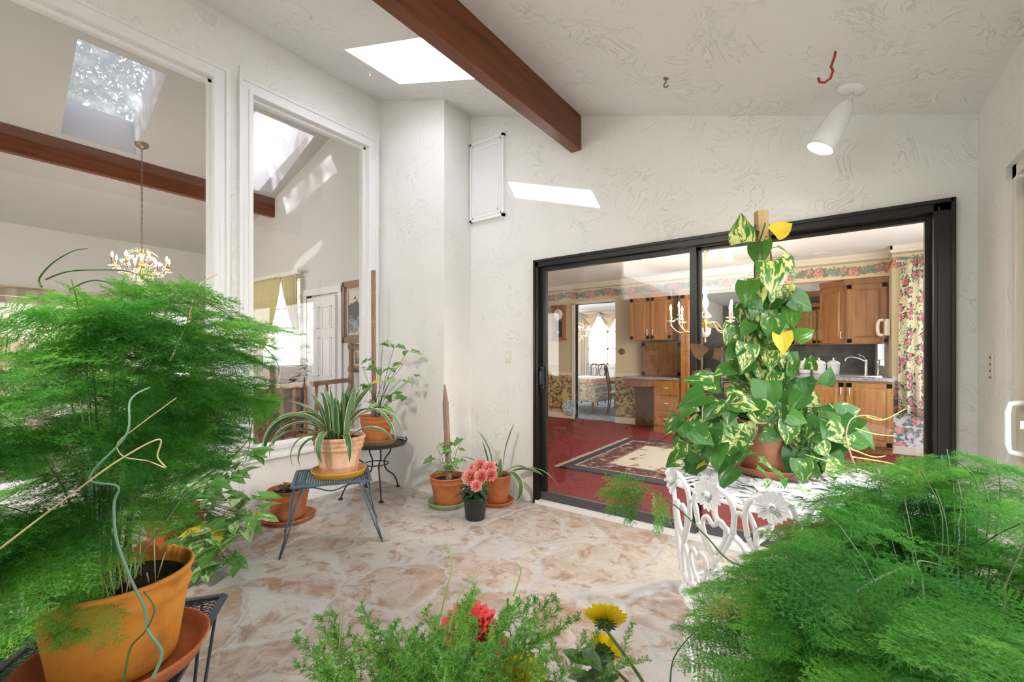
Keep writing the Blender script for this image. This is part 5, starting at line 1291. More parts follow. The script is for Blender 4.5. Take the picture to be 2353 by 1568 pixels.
for i, (px, py, s, R, nd) in enumerate(((1391, 1425, .93, .042, (-.35, .75, .55)), (1388, 1495, .95, .032, (-.2, .9, .1)))):
    c = Vector((0, 0, H))+ray(px, py)*s-t.location; o = bloom(t, c, nd, R, 'petal_yellow', 2, 'flower_heart', 60+i, 20)
    nv = Vector(nd).normalized(); P2 = []; D2 = []; q = nv.to_track_quat('Z', 'Y').to_matrix()
    for k in range(22): a = k*2*PI/11+(.28 if k > 10 else 0); P2.append(c-nv*.006+q@Vector((math.cos(a), math.sin(a), 0))*.004); D2.append(q@Vector((math.cos(a), math.sin(a), -.15 if k > 10 else 0)))
    leaves('sepals', PETAL, P2, D2, [tuple(-nv)]*22, [.021]*22, 'sepal', o)
    sb.tube(spline([(0, 0, .12), Vector((0, 0, .12)).lerp(c, .6), c-nv*.008-Vector((0, 0, .01)), c-nv*.004], 5), .0033, 6)
sb.build('stems', 'sepal', t)
r = random.Random(31); P_, D_, N_, L_ = [], [], [], []
for i in range(26):
    px = r.uniform(1330, 1420); py = r.uniform(1490, 1580); P_.append(Vector((0, 0, H))+ray(px, py)*.93-t.location); D_.append((r.uniform(-1, 1), r.uniform(-1, 1), r.uniform(-.4, .5))); N_.append((r.uniform(-.4, .4), r.uniform(-.6, .2), 1)); L_.append(r.uniform(.03, .055))
leaves('foliage', OVAL, P_, D_, N_, L_, 'sunflower_leaf', t)
for i in range(10):
    o = bpy.data.objects.new('sprig', SP[i % 4]); COL.objects.link(o); o.parent = t
    place(o, Vector((0, 0, H))+ray(r.uniform(1290, 1440), r.uniform(1530, 1580), )*.9-t.location, (r.uniform(-1, 1), r.uniform(-1, 1), .8), 0, s=.35)
# ================================================================== living room
def chain(b, p0, p1, r=.012, w=.0028, n=None):
    p0 = Vector(p0); p1 = Vector(p1); L = (p1-p0).length; n = n or int(L/(r*2.6))
    for i in range(n):
        c = p0.lerp(p1, (i+.5)/n); h = L/n*.66; ax = Vector((1, 0, 0)) if i % 2 else Vector((0, 1, 0))
        b.tube([c+ax*math.cos(a)*r*.6+Vector((0, 0, math.sin(a)*h)) for a in np.linspace(0, 2*PI, 9)], w, 4, False)
def flame(b, c, s=1.0): b.lathe([(.001, 0), (.008*s, .008*s), (.012*s, .022*s), (.008*s, .042*s), (.001, .062*s)], c, 10)
def crystals(b, c, n, R, z, s, seed=0):
    for i in range(n):
        a = 2*PI*i/n+seed; q = Vector(c)+Vector((R*math.cos(a), R*math.sin(a), z))
        b.lathe([(.001, -s*1.6), (s*.5, -s), (s*.28, -s*.1), (.001, 0)], q, 6)
def crystal_chandelier(loc, ctop, label, R=.33, arms=8, light=14):
    t = thing('crystal_chandelier', label, 'chandelier', tuple(loc)); L = Vector(loc); z0 = ctop-L.z
    b = MB(); b.lathe([(.001, z0-.045), (.03, z0-.04), (.065, z0-.01), (.068, z0+.02)], n=24); b.build('canopy', 'old_brass', t)
    b = MB(); chain(b, (0, 0, z0-.04), (0, 0, .22), .014, .003); b.build('chain', 'old_brass', t)
    MB().lathe([(.001, -.16), (.02, -.14), (.035, -.11), (.012, -.06), (.03, -.02), (.03, .02), (.012, .06), (.022, .12), (.05, .15), (.02, .18), (.006, .23)], n=20).build('stem', 'brass', t)
    cb = MB(); crystals(cb, (0, 0, 0), 12, .06, .21, .026); crystals(cb, (0, 0, 0), 16, .12, .12, .026, .2); crystals(cb, (0, 0, 0), 18, .19, .06, .026, .1); crystals(cb, (0, 0, 0), 20, .20, -.07, .030, .1); crystals(cb, (0, 0, 0), 12, .11, -.13, .034); crystals(cb, (0, 0, 0), 6, .04, -.17, .036)
    for k in range(arms):
        a = 2*PI*k/arms; u = Vector((math.cos(a), math.sin(a), 0)); ab = MB()
        ab.tube(spline([u*.02+Vector((0, 0, -.02)), u*R*.35+Vector((0, 0, -.10)), u*R*.75+Vector((0, 0, -.09)), u*R+Vector((0, 0, -.02))], 5), .006, 6)
        ab.tube(spline([u*.02+Vector((0, 0, .12)), u*R*.3+Vector((0, 0, .18)), u*R*.62+Vector((0, 0, .13))], 5), .004, 5)
        e_ = u*R; ab.lathe([(.001, -.02), (.03, -.01), (.034, .0), (.012, .004), (.011, .06), (.001, .06)], e_, 12); arm = ab.build('arm', 'brass', t)
        fb = MB(); flame(fb, e_+Vector((0, 0, .06)), 1.1); fb.build('bulb', 'bulb_warm', arm); crystals(cb, e_, 5, .032, -.015, .026, a)
    cb.build('crystals', 'crystal', t)
    li = bpy.data.lights.new('chandelier_light', 'POINT'); li.energy = light*.6; li.color = (1, .9, .78); li.shadow_soft_size = .25
    lo = bpy.data.objects.new('chandelier_light', li); COL.objects.link(lo); lo.location = L+Vector((0, 0, .02)); return t
cpt = onp(326, 334, LA, LB); ch = Vector((0, 0, H))+ray(313, 612)*5.33
crystal_chandelier(Vector((cpt.x, cpt.y, ch.z)), lz(cpt.x), 'crystal and brass chandelier on a long chain in the living room', .27, 8, 22)

def drape(name, label, x0t, x1t, x0b, x1b, zt, zb, Y, matn, folds=7, amp=.035, pinch=None, cat='curtain', group=None):
    t = thing(name, label, cat, ((x0t+x1t)/2, Y, zb)) if label else None
    L = t.location if t else Vector((0, 0, 0)); b = MB()
    def fn(u, v):
        vv = 1-v; k = v**1.6 if pinch is None else v
        a = x0t+(x0b-x0t)*k; c = x1t+(x1b-x1t)*k
        return Vector((a+(c-a)*u, Y+amp*math.sin(u*folds*2*PI)*(.6+.4*v), zb+(zt-zb)*vv))-L
    b.grid(fn, folds*12, 24, uv=True); k = len(b.v)
    for i in b.uv: b.uv[i] = (b.v[i][0]+.0, b.v[i][2])
    return t, b, L
# gold drapes and lace on the back wall window (X -7.95..-6.2)
Yd = YL-.10
t, b, L = drape('curtain', 'left gold pinch-pleated drape swept aside at the living room window', -8.35, -6.62, -8.45, -7.55, 2.43, .9, Yd, 'drape_gold', 9)
b.build('drape', 'drape_gold', t, solid=.006); MB().box(-8.4-L.x, -6.1-L.x, -.03, .02, 2.42-L.z, 2.47-L.z).build('rod', 'plastic_white', t)
t, b, L = drape('curtain', 'short right gold drape tied to the side at the living room window', -6.6, -6.14, -6.22, -6.12, 2.41, 1.62, Yd-.005, 'drape_gold', 4, .03)
b.build('drape', 'drape_gold', t, solid=.006)
t, b, L = drape('cafe_curtain', 'white checked sheer cafe curtain over the lower living room window', -7.95, -6.18, -7.95, -6.18, 1.97, .86, YL-.03, 'sheer', 16, .015)
b.build('sheer', 'sheer', t); MB().tube([(-7.95-L.x, 0, 1.96-L.z), (-6.18-L.x, 0, 1.96-L.z)], .008).build('rod', 'plastic_black', t)
# interior door
t = thing('panel_door', 'white panelled interior door ajar beside the seascape painting', 'door', (-5.65, YL-.01, 0))
b = MB(); b.box(-.47, -.38, -.025, 0, 0, 2.16); b.box(.38, .46, -.025, 0, 0, 2.16); b.box(-.47, .46, -.03, 0, 2.09, 2.18); b.build('casing', 'paint_trim', t)
MB().box(-.38, -.30, -.02, 0, 0, 2.09).build('gap_shade', 'dark_void', t)  # dark strip on the wall standing in for the shaded door opening
b = MB(); b.box(-.30, .38, -.06, -.02, .01, 2.05); lf = b.build('door_leaf', 'paint_trim', t)
b = MB()
for (z0, z1) in ((.2, .85), (.98, 1.5), (1.62, 1.92)):
    for (xa, xb) in ((-.22, .0), (.08, .30)):
        b.box(xa, xb, -.068, -.06, z0, z0+.015); b.box(xa, xb, -.068, -.06, z1-.015, z1); b.box(xa, xa+.015, -.068, -.06, z0, z1); b.box(xb-.015, xb, -.068, -.06, z0, z1); b.box(xa+.04, xb-.04, -.066, -.06, z0+.04, z1-.04)
b.build('panels', 'paint_white', lf)
b = MB()
for z in (.3, 1.75): b.box(-.31, -.285, -.066, -.056, z, z+.10)
b.build('hinges', 'brass', lf)
# paintings
m = mk('seascape', (.5, .5, .5), .5); X, Y, Z = m.xyz(m.co('Object')); v = m.comb(X, Z)
n1 = m.noise(m.comb(X*1.0, Z*2.2), 5, 6, .65, 1.2); n2 = m.noise(v, 3, 4, .55, .5)
sky = m.ramp(n2+(Z*.4), (.30, (.30, .31, .30)), (.55, (.60, .55, .46)), (.8, (.74, .68, .52)))
sea = m.ramp(n1, (.35, (.05, .08, .10)), (.50, (.15, .20, .23)), (.60, (.42, .45, .46)), (.75, (.68, .68, .66)))
rock = m.noise(v, 9, 4, .6, .4)
hz = (n1*.18+Z*1.0+.02)
c = m.mix((Z*1.0+(n1-.5)*.22).gt(.0), sea, sky); c = m.mix(((Z-.02).ab()*4.0+((X+.28).ab()*3.0).mn((X+.0).ab()*4.0)-rock*.9).lt(.12), c, (.06, .055, .05)); m.base(c)
m = mk('landscape', (.3, .3, .2), .5); v = m.co('Object'); X, Y, Z = m.xyz(v); m.base(m.ramp(m.noise(m.comb(X, Z), 12, 5, .6)+Z*1.2, (.3, (.08, .08, .03)), (.5, (.20, .20, .10)), (.62, (.42, .30, .14)), (.8, (.56, .54, .44))))
wood('frame_wood', (.27, .15, .085), (.12, .06, .035), (1, 1, 1), 14, .4, 'X'); mk('linen', (.62, .54, .42), .8)
def painting(label, cx, cz_, w, h, fw, artm, ornate=False):
    t = thing('framed_painting', label, 'painting', (cx, YL, cz_)); b = MB()
    for (d0, d1, th) in ((0, fw*.35, .03), (fw*.35, fw*.7, .05), (fw*.7, fw, .035)):
        b.box(-w/2+d0, -w/2+d1, -th, 0, -h/2+d0, h/2-d0); b.box(w/2-d1, w/2-d0, -th, 0, -h/2+d0, h/2-d0); b.box(-w/2+d0, w/2-d0, -th, 0, h/2-d1, h/2-d0); b.box(-w/2+d0, w/2-d0, -th, 0, -h/2+d0, -h/2+d1)
    if ornate:
        for sx_ in (-1, 1):
            for sz in (-1, 1):
                for k in range(7): a = k*.9; b.ball((sx_*(w/2-.035+.03*math.cos(a)), -.045, sz*(h/2-.035+.03*math.sin(a))), .022, 6)
        for k in range(9): b.ball((-w/2+.02, -.045, -h/2+.08+k*(h-.16)/8), .014, 5); b.ball((w/2-.02, -.045, -h/2+.08+k*(h-.16)/8), .014, 5); b.ball((-w/2+.08+k*(w-.16)/8, -.045, h/2-.02), .014, 5); b.ball((-w/2+.08+k*(w-.16)/8, -.045, -h/2+.02), .014, 5)
    b.build('frame', 'frame_wood', t)
    b = MB(); e = fw; b.box(-w/2+e, -w/2+e+.02, -.03, 0, -h/2+e, h/2-e); b.box(w/2-e-.02, w/2-e, -.03, 0, -h/2+e, h/2-e); b.box(-w/2+e, w/2-e, -.03, 0, h/2-e-.02, h/2-e); b.box(-w/2+e, w/2-e, -.03, 0, -h/2+e, -h/2+e+.02); b.build('liner', 'linen', t)
    MB().box(-w/2+e+.01, w/2-e-.01, -.015, -.002, -h/2+e+.01, h/2-e-.01).build('canvas', artm, t)
painting('large framed seascape painting of waves seen through the tall window', -4.64, 1.815, 1.06, .79, .10, 'seascape')
painting('small landscape painting in a carved brown frame under the seascape', -4.77, 1.225, .46, .36, .085, 'landscape', True)
# railing
ra = Vector((-4.17, 1.82, 0)); rb_ = Vector((-4.86, 3.26, 0)); rz_ = .98; rd = (rb_-ra).normalized(); ra = ra-rd*.55
t = thing('stair_railing', 'turned oak railing inside the tall window on a white kerb', 'railing', tuple(ra)); Ln = (rb_-ra).length
t.rotation_euler = (0, 0, math.atan2(rd.y, rd.x))
MB().lathe([(.02, 0)]*1+[(.02, .01)], (0, 0, -5), 4) if 0 else None
b = MB(); prof = [(-.03, -.03), (.03, -.03), (.034, -.008), (.026, .012), (.012, .02), (-.012, .02), (-.026, .012), (-.034, -.008)]
vs = [(x, p[0], rz_-.02+p[1]) for x in (0, Ln) for p in prof]; n = 8
b.add(vs, [tuple(range(n)), tuple(range(2*n-1, n-1, -1))]+[(i, n+i, n+(i+1) % n, (i+1) % n) for i in range(n)]); b.build('handrail', 'railing_oak', t)
MB().box(0, Ln, -.04, .04, .40, .44).build('bottom_rail', 'railing_oak', t); MB().box(0, Ln, -.06, .06, 0, .40).build('kerb', 'paint_trim', t)
bal = [(.019, .44), (.019, .53), (.012, .545), (.018, .56), (.013, .575), (.019, .60), (.0215, .66), (.019, .72), (.011, .80), (.010, .815), (.016, .825), (.010, .84), (.016, .855), (.016, .95)]
def solve(px):
    lo_, hi_ = -.2, Ln
    f = lambda s: (lambda q: CX+F*q.dot(RT)/q.dot(FW)-px)(ra+rd*s)
    for _ in range(40):
        mid = (lo_+hi_)/2
        if f(mid) < 0: lo_ = mid
        else: hi_ = mid
    return lo_
for px in (500, 528, 557, 588, 619, 648, 676, 702, 727, 751):
    s_ = solve(px)
    if s_ > .03: MB().lathe(bal, (s_, 0, 0), 14).build('baluster', 'railing_oak', t)
b = MB(); s_ = Ln+.02; b.lathe([(.03, 0), (.03, .56), (.022, .58), (.034, .60), (.036, .66), (.026, .74), (.034, .78), (.034, 1.02), (.020, 1.035), (.036, 1.06), (.034, 1.09), (.012, 1.115), (.001, 1.12)], (s_, 0, 0), 18); b.build('newel_post', 'railing_oak', t)
# piano
t = thing('upright_piano', 'dark brown upright piano below the draped living room window', 'piano', (-6.72, 2.84, 0))
b = MB(); b.box(-.78, .78, .10, .38, .0, 1.10); b.box(-.80, .80, .06, .40, 1.10, 1.13); b.box(-.78, -.72, -.28, .12, .62, .78); b.box(.72, .78, -.28, .12, .62, .78); b.box(-.78, .78, -.28, .12, .60, .64); b.build('case', 'piano_wood', t, bevel=.004)
MB().box(-.72, .72, -.24, -.08, .64, .665).build('keys', 'porcelain', t); MB().box(-.74, .74, -.05, .11, .70, .74).build('fallboard', 'piano_wood', t)
for x in (-.74, .74): MB().lathe([(.035, 0), (.025, .05), (.04, .2), (.028, .3), (.045, .5), (.045, .60)], (x, -.24, 0), 12).build('leg', 'piano_wood', t)
b = MB(); b.box(-.5, .5, -.01, .01, 1.14, 1.30); b.build('music_desk', 'piano_wood', t)
# far window drapes behind the fern
for k, (ya, yb_) in enumerate(((.1, 1.2), (1.4, 2.62), (2.86, 3.12))):
    t = thing('curtain', ('wide pale cream curtain at the left end of the far living room window', 'wide pale curtain over the middle of the far living room window', 'narrow pale curtain right of the far living room window')[k], 'curtain', (XF+.1, (ya+yb_)/2, 0)); b = MB()
    b.grid(lambda u, v: Vector((.03*math.sin(u*PI*12), (u-.5)*(yb_-ya), .05+2.1*v)), 72, 4); b.build('drape', 'drape_cream', t, solid=.006); MB().tube([(0, -(yb_-ya)/2-.05, 2.17), (0, (yb_-ya)/2+.05, 2.17)], .012).build('rod', 'brass', t)

# ================================================================== kitchen
# rug
t = thing('area_rug', 'cream area rug with dark floral border and fringe on the red carpet', 'rug', (-1.0, 5.40, .002))
MB().box(-1.5, 1.5, -1.07, 1.07, 0, .014).build('pile', 'rug_pattern', t)
for k, sx_ in enumerate((-1, 1)):
    b = MB(); r = random.Random(k)
    for i in range(150):
        y = -1.06+2.12*i/149; b.bar((sx_*1.5, y, .006), (sx_*(1.5+r.uniform(.06, .09)), y+r.uniform(-.015, .015), .003), .009, .004)
    b.build('fringe', 'linen', t)
# kitchen chandelier
kc = Vector((-1.36, 6.10, 1.66))
t = thing('candle_chandelier', 'white porcelain and brass candle chandelier over the kitchen rug', 'chandelier', tuple(kc)); zc = KC-kc.z
MB().lathe([(.001, zc-.07), (.03, zc-.065), (.075, zc-.02), (.08, zc)], n=24).build('canopy', 'brass', t)
b = MB(); chain(b, (0, 0, zc-.07), (0, 0, .50), .015, .0032); b.build('chain', 'brass', t)
MB().lathe([(.001, .50), (.025, .49), (.045, .455), (.045, .43), (.022, .38), (.024, .35), (.045, .29), (.045, .25), (.022, .20), (.026, .17), (.075, .11), (.078, .09), (.03, .08), (.001, .08)], n=28).build('stem', 'porcelain', t)
MB().lathe([(.001, .09), (.05, .085), (.03, .05), (.05, .02), (.03, -.03), (.06, -.05), (.001, -.05)], n=20).build('hub', 'brass', t)
MB().lathe([(.06, -.05), (.072, -.06), (.065, -.12), (.035, -.16), (.001, -.17)], n=32, lobes=12, la=.04).build('bowl', 'porcelain', t)
MB().lathe([(.001, -.16), (.015, -.17), (.008, -.19), (.016, -.21), (.010, -.235), (.001, -.25)], n=14).build('finial', 'brass', t)
for k in range(8):
    a = 2*PI*k/8+.2; u = Vector((math.cos(a), math.sin(a), 0)); ab = MB(); R = .42
    ab.tube(spline([u*.03+Vector((0, 0, -.01)), u*R*.3+Vector((0, 0, .02)), u*R*.5+Vector((0, 0, -.08)), u*R*.75+Vector((0, 0, -.10)), u*R*.97+Vector((0, 0, -.02)), u*R+Vector((0, 0, .04))], 6), .0095, 8)
    ab.lathe([(.001, .05), (.022, .055), (.012, .075), (.026, .10), (.014, .115), (.001, .115)], u*R, 14); arm = ab.build('arm', 'brass', t)
    MB().lathe([(.001, .035), (.045, .045), (.06, .06), (.056, .062), (.001, .055)], u*R, 24).build('drip_dish', 'porcelain', arm)
    MB().lathe([(.013, .115), (.013, .20), (.001, .20)], u*R, 12).build('candle', 'porcelain', arm); fb = MB(); flame(fb, u*R+Vector((0, 0, .20)), 1.25); fb.build('bulb', 'bulb_warm', arm)
li = bpy.data.lights.new('chandelier_light', 'POINT'); li.energy = 30; li.color = (1, .82, .6); li.shadow_soft_size = .3
lo = bpy.data.objects.new('chandelier_light', li); COL.objects.link(lo); lo.location = kc+Vector((0, 0, .25))
# recessed light
t = thing('recessed_light', 'round recessed downlight glowing in the kitchen ceiling', 'light', (-.17, 7.45, KC))
MB().lathe([(.001, -.004), (.075, -.004), (.075, 0)], n=28).build('lens', 'recessed_glow', t); MB().lathe([(.075, -.006), (.092, -.005), (.094, 0)], n=28).build('trim_ring', 'paint_white', t)

def rdoor(b, x0, x1, y, z0, z1, fw=.055):               # raised panel door front, facing -Y
    b.box(x0, x1, y-.018, y, z0, z1); b.box(x0, x0+fw, y-.024, y-.018, z0, z1); b.box(x1-fw, x1, y-.024, y-.018, z0, z1); b.box(x0, x1, y-.024, y-.018, z1-fw, z1); b.box(x0, x1, y-.024, y-.018, z0, z0+fw)
    if x1-x0 > 2*fw+.06: 
        q = fw+.012; yy = y-.018
        b.hexa([Vector(p) for p in ((x0+q, yy, z0+q), (x1-q, yy, z0+q), (x1-q, yy, z1-q), (x0+q, yy, z1-q), (x0+q+.025, yy-.008, z0+q+.025), (x1-q-.025, yy-.008, z0+q+.025), (x1-q-.025, yy-.008, z1-q-.025), (x0+q+.025, yy-.008, z1-q-.025))])
def cabinet(name, label, x0, x1, yf, yb, z0, z1, doors, wmat='oak', handle='low', crown=False, toe=False, drawers=0):
    t = thing(name, label, 'cabinet', ((x0+x1)/2, (yf+yb)/2, z0)); L = t.location; b = MB()
    b.box(x0-L.x, x1-L.x, yf+.001-L.y, yb-L.y, (.09 if toe else 0), z1-z0)
    if toe: b.box(x0-L.x, x1-L.x, yf+.07-L.y, yb-L.y, 0, .09)
    if crown: b.box(x0-.02-L.x, x1+.0-L.x, yf-.035-L.y, yb-L.y, z1-z0-.03, z1-z0); b.box(x0-.01-L.x, x1-L.x, yf-.018-L.y, yb-L.y, z1-z0-.07, z1-z0-.03)
    b.build('carcass', wmat, t)
    w = (x1-x0)/doors; za, zb = z0+(.11 if toe else .02), z1-(.08 if crown else .03)-(.16 if drawers else 0)
    for i in range(doors):
        b = MB(); xa, xb = x0+w*i+.015, x0+w*(i+1)-.015; rdoor(b, xa-L.x, xb-L.x, yf-L.y, za-L.z, zb-L.z); d = b.build('door', wmat, t)
        hx = (xb-.03 if i % 2 == 0 else xa+.03) if doors > 1 else xb-.03; hz_ = (za+.06 if handle == 'low' else zb-.16)
        MB().tube([(hx-L.x, yf-.024-L.y, hz_-L.z), (hx-L.x, yf-.045-L.y, hz_+.02-L.z), (hx-L.x, yf-.045-L.y, hz_+.08-L.z), (hx-L.x, yf-.024-L.y, hz_+.10-L.z)], .006, 6).build('handle', 'porcelain', d)
        if drawers:
            b = MB(); b.box(xa-L.x, xb-L.x, yf-.02-L.y, yf-L.y, zb+.02-L.z, z1-.02-L.z); dw = b.build('drawer', wmat, t); MB().ball(((xa+xb)/2-L.x, yf-.035-L.y, (zb+z1)/2-L.z), .014, 8).build('knob', 'porcelain', dw)
    return t
P1 = on(1447, 800, Y=7.5).x; P2 = on(1545, 800, Y=7.5).x
cabinet('wall_cabinet', 'oak wall cabinet with two doors over the kitchen desk', P1, P2, 7.50, YK-.002, 1.52, 2.32, 2, 'oak', crown=True)
t = thing('kitchen_desk', 'built-in oak desk with grey granite top and open knee space', 'desk', ((P1+P2)/2+.05, 7.55, 0)); L = t.location
dx_a, dx_b = P1-.02-L.x, P2+.16-L.x
MB().box(dx_a, dx_b, -.30, .29, .86, .90).build('top', 'granite', t, bevel=.003)
MB().box(dx_a, dx_b-.40, -.28, .27, .74, .86).build('apron', 'oak_dark', t)
b = MB(); b.box(dx_b-.40, dx_b, -.27, .29, 0, .86); pd_ = b.build('pedestal', 'oak', t)
for k in range(3): b = MB(); b.box(dx_b-.38, dx_b-.02, -.29, -.27, .12+.25*k, .34+.25*k); q = b.build('drawer', 'oak', t); MB().tube([(dx_b-.24, -.29, .23+.25*k), (dx_b-.2, -.315, .23+.25*k), (dx_b-.16, -.29, .23+.25*k)], .006, 6).build('handle', 'porcelain', q)
MB().box(dx_a, dx_b-.40, .27, .29, 0, .74).build('back_panel', 'oak_dark', t)
t = thing('tambour_panel', 'dark oak panelled cupboard standing on the granite desk top', 'cabinet', ((P1+P2)/2+.12, 7.68, .90)); b = MB(); b.box(-.34, .36, 0, .165, 0, .60); b.build('carcass', 'oak_dark', t); b = MB(); rdoor(b, -.32, .34, 0, .02, .58); b.build('door', 'oak_dark', t)
cabinet('pantry_cabinet', 'tall oak pantry cabinet between the desk and the kitchen alcove', P2+.17, -1.78, 7.35, YK-.002, 0, 2.30, 1, 'oak', crown=True, toe=True)
# double refrigerator-like dark tall unit seen right of the post
t = thing('refrigerator', 'tall black refrigerator in the kitchen alcove behind the door post', 'refrigerator', (-1.50, 8.53, 0)); b = MB(); b.box(-.42, .28, 0, .7, 0, 1.75); b.build('body', 'plastic_black', t, bevel=.01)
b = MB(); b.box(-.41, -.08, -.03, 0, .05, 1.73); d = b.build('door', 'plastic_black', t, bevel=.008); MB().box(-.12, -.10, -.06, -.03, .7, 1.4).build('handle', 'chrome', d); b = MB(); b.box(-.07, .27, -.03, 0, .05, 1.73); d = b.build('door', 'plastic_black', t, bevel=.008); MB().box(-.05, -.03, -.06, -.03, .7, 1.4).build('handle', 'chrome', d)
# back run of the alcove
cabinet('wall_cabinet', 'row of honey oak wall cabinets at the back of the kitchen behind the pothos', -1.15, .585, 10.25, 10.59, 1.47, 2.26, 4, 'oak', crown=True)
cabinet('base_cabinet', 'row of oak base cabinets under the back kitchen counter', -1.15, .585, 10.0, 10.59, 0, .88, 4, 'oak', handle='high', toe=True, drawers=1)
t = MB().box(-1.18, .588, 9.95, 10.595, .88, .92).build('countertop', 'granite'); tag(t, 'dark granite counter along the back wall of the kitchen', 'countertop')
t = thing('range_hood', 'oak trimmed range hood under the alcove ceiling', 'hood', (-.32, 9.3, 2.22)); MB().box(-.34, .34, -.3, .3, .03, .118).build('shell', 'oak', t); MB().box(-.30, .30, -.26, .26, 0, .03).build('grille', 'iron_black', t)
# peninsula with sink
PX0, PX1 = -1.35, .585
cabinet('base_cabinet', 'honey oak base cabinets of the near kitchen counter by the floral curtain', PX0, PX1, 7.25, 7.84, 0, .93, 4, 'oak', handle='high', toe=True)
t = MB().box(PX0-.03, PX1+.002, 7.19, 8.45, .93, .975).build('countertop', 'granite', bevel=.004); tag(t, 'speckled grey granite counter with the sink, in front of the canisters', 'countertop')
cabinet('base_cabinet', 'oak base cabinets on the far side of the granite counter', PX0, PX1, 7.93, 8.42, 0, .928, 3, 'oak_dark', toe=True)
# right wall cabinets: straight one and angled one
a0, a1, a2 = on(1885, 700, Y=8.15).x, on(1943, 700, Y=7.92).x, .586
t = cabinet('wall_cabinet', 'dark honey oak wall cabinet beside the wall telephone', a1, a2, 7.92, 8.26, 1.42, 2.335, 1, 'oak', crown=True)
t = thing('corner_wall_cabinet', 'narrow angled oak wall cabinet left of the telephone cabinet', 'cabinet', ((a0+a1)/2, 8.035, 1.42))
ln = math.hypot(a1-a0, .23); t.rotation_euler = (0, 0, -math.atan2(.23, a1-a0)); b = MB(); b.box(-ln/2, ln/2-.004, 0, .22, 0, .91); b.box(-ln/2, ln/2-.004, -.02, .22, .85, .912); b.build('carcass', 'oak', t); b = MB(); rdoor(b, -ln/2+.01, ln/2-.012, 0, .02, .83, .045); d = b.build('door', 'oak', t)
MB().tube([(ln/2-.04, -.024, .08), (ln/2-.04, -.045, .10), (ln/2-.04, -.045, .16), (ln/2-.04, -.024, .18)], .006, 6).build('handle', 'porcelain', d)
# canisters
for k, (px, w_) in enumerate(((1849, .082), (1882, .088), (1915, .080))):
    p = on(px, 842, Z=.977); p.y = 8.22-.1*0; q = on(px, 842, Y=8.22)
    t = thing('canister', ('left of three white lidded ceramic canisters on the granite counter', 'middle and tallest of three white ceramic canisters on the counter', 'right white ceramic canister nearest the sink tap')[k], 'canister', (q.x, 8.22, .976), group='white canisters on the counter')
    MB().lathe([(.001, 0), (w_*.8, 0), (w_*.9, .01), (w_*.95, .08), (w_*.98, .145), (w_*1.02, .15)], n=28).build('jar', 'enamel_white', t)
    MB().lathe([(w_*1.06, .15), (w_*1.06, .158), (w_*.8, .19), (w_*.3, .21), (w_*.1, .215), (w_*.16, .23), (w_*.1, .245), (.001, .247)], n=28).build('lid', 'enamel_white', t)
t = thing('kitchen_tap', 'chrome kitchen tap with long curved spout behind the sink', 'tap', tuple(on(1990, 850, Y=7.95).xy)+(.976,))
MB().lathe([(.03, 0), (.028, .01), (.018, .02), (.016, .20), (.02, .22), (.001, .23)], n=16).build('base', 'chrome', t)
MB().tube(spline([(0, 0, .19), (-.08, 0, .24), (-.17, 0, .26), (-.22, 0, .24), (-.235, 0, .20)]), .010, 8).build('spout', 'chrome', t); MB().tube([(0, 0, .22), (-.03, 0, .27), (-.09, 0, .30)], .007, 6).build('lever', 'chrome', t)
t = thing('sprayer', 'small chrome sprayer standing right of the kitchen tap', 'tap', tuple(on(2018, 850, Y=7.95).xy)+(.976,)); MB().lathe([(.022, 0), (.014, .02), (.012, .14), (.02, .17), (.016, .22), (.001, .23)], n=14).build('body', 'chrome', t)
MB().tube(spline([(0, 0, .18), (.03, 0, .22), (.07, 0, .24)]), .006, 6).build('nozzle', 'chrome', t)
t = tag(MB().box(on(1915, 850, Y=7.9).x, .50, 7.62, 7.88, .9755, .985).build('sink_rim', 'chrome'), 'low metal rim of the kitchen sink in the granite counter', 'sink')
# phone on the jog wall
t = thing('wall_telephone', 'cream wall telephone with curled cord right of the oak cabinet', 'telephone', (KR-.004, 7.72, 1.63))
MB().box(-.06, 0, -.10, .10, -.11, .11).build('body', 'plastic_almond', t, bevel=.012)
MB().tube(spline([(-.07, -.05, -.10), (-.115, -.05, -.09), (-.13, -.05, 0), (-.115, -.05, .09), (-.07, -.05, .10)]), .020, 10).build('handset', 'plastic_almond', t)
b = MB(); b.tube([(-.07+.012*math.cos(k*.9), -.05+.012*math.sin(k*.9), -.12-.0035*k) for k in range(80)], .003, 4); b.build('cord', 'plastic_almond', t)
# floral curtain
t = thing('curtain', 'cream floral pinch-pleated curtain hanging right of the kitchen cabinets', 'curtain', (.98, 7.36, .53)); b = MB()
def fc_(u, v):
    z = 1.93*v; e = .34*(1-.10*v**3); x = (u*2-1)*e; ph = math.sin(u*2*PI*6.0)
    amp = .045*(1-.3*v) if v < .93 else .03
    return Vector((x, amp*ph+.01*math.sin(u*19+v*2), z))
b.grid(fc_, 120, 30); 
for i in range(len(b.v)): 
    u = (i % 121)/120; b.uv[i] = (u*1.15, b.v[i][2])
b.build('drape', 'curtain_floral', t, solid=.004); MB().tube([(-.36, .03, 1.92), (.36, .03, 1.92)], .009).build('rod', 'paint_white', t)
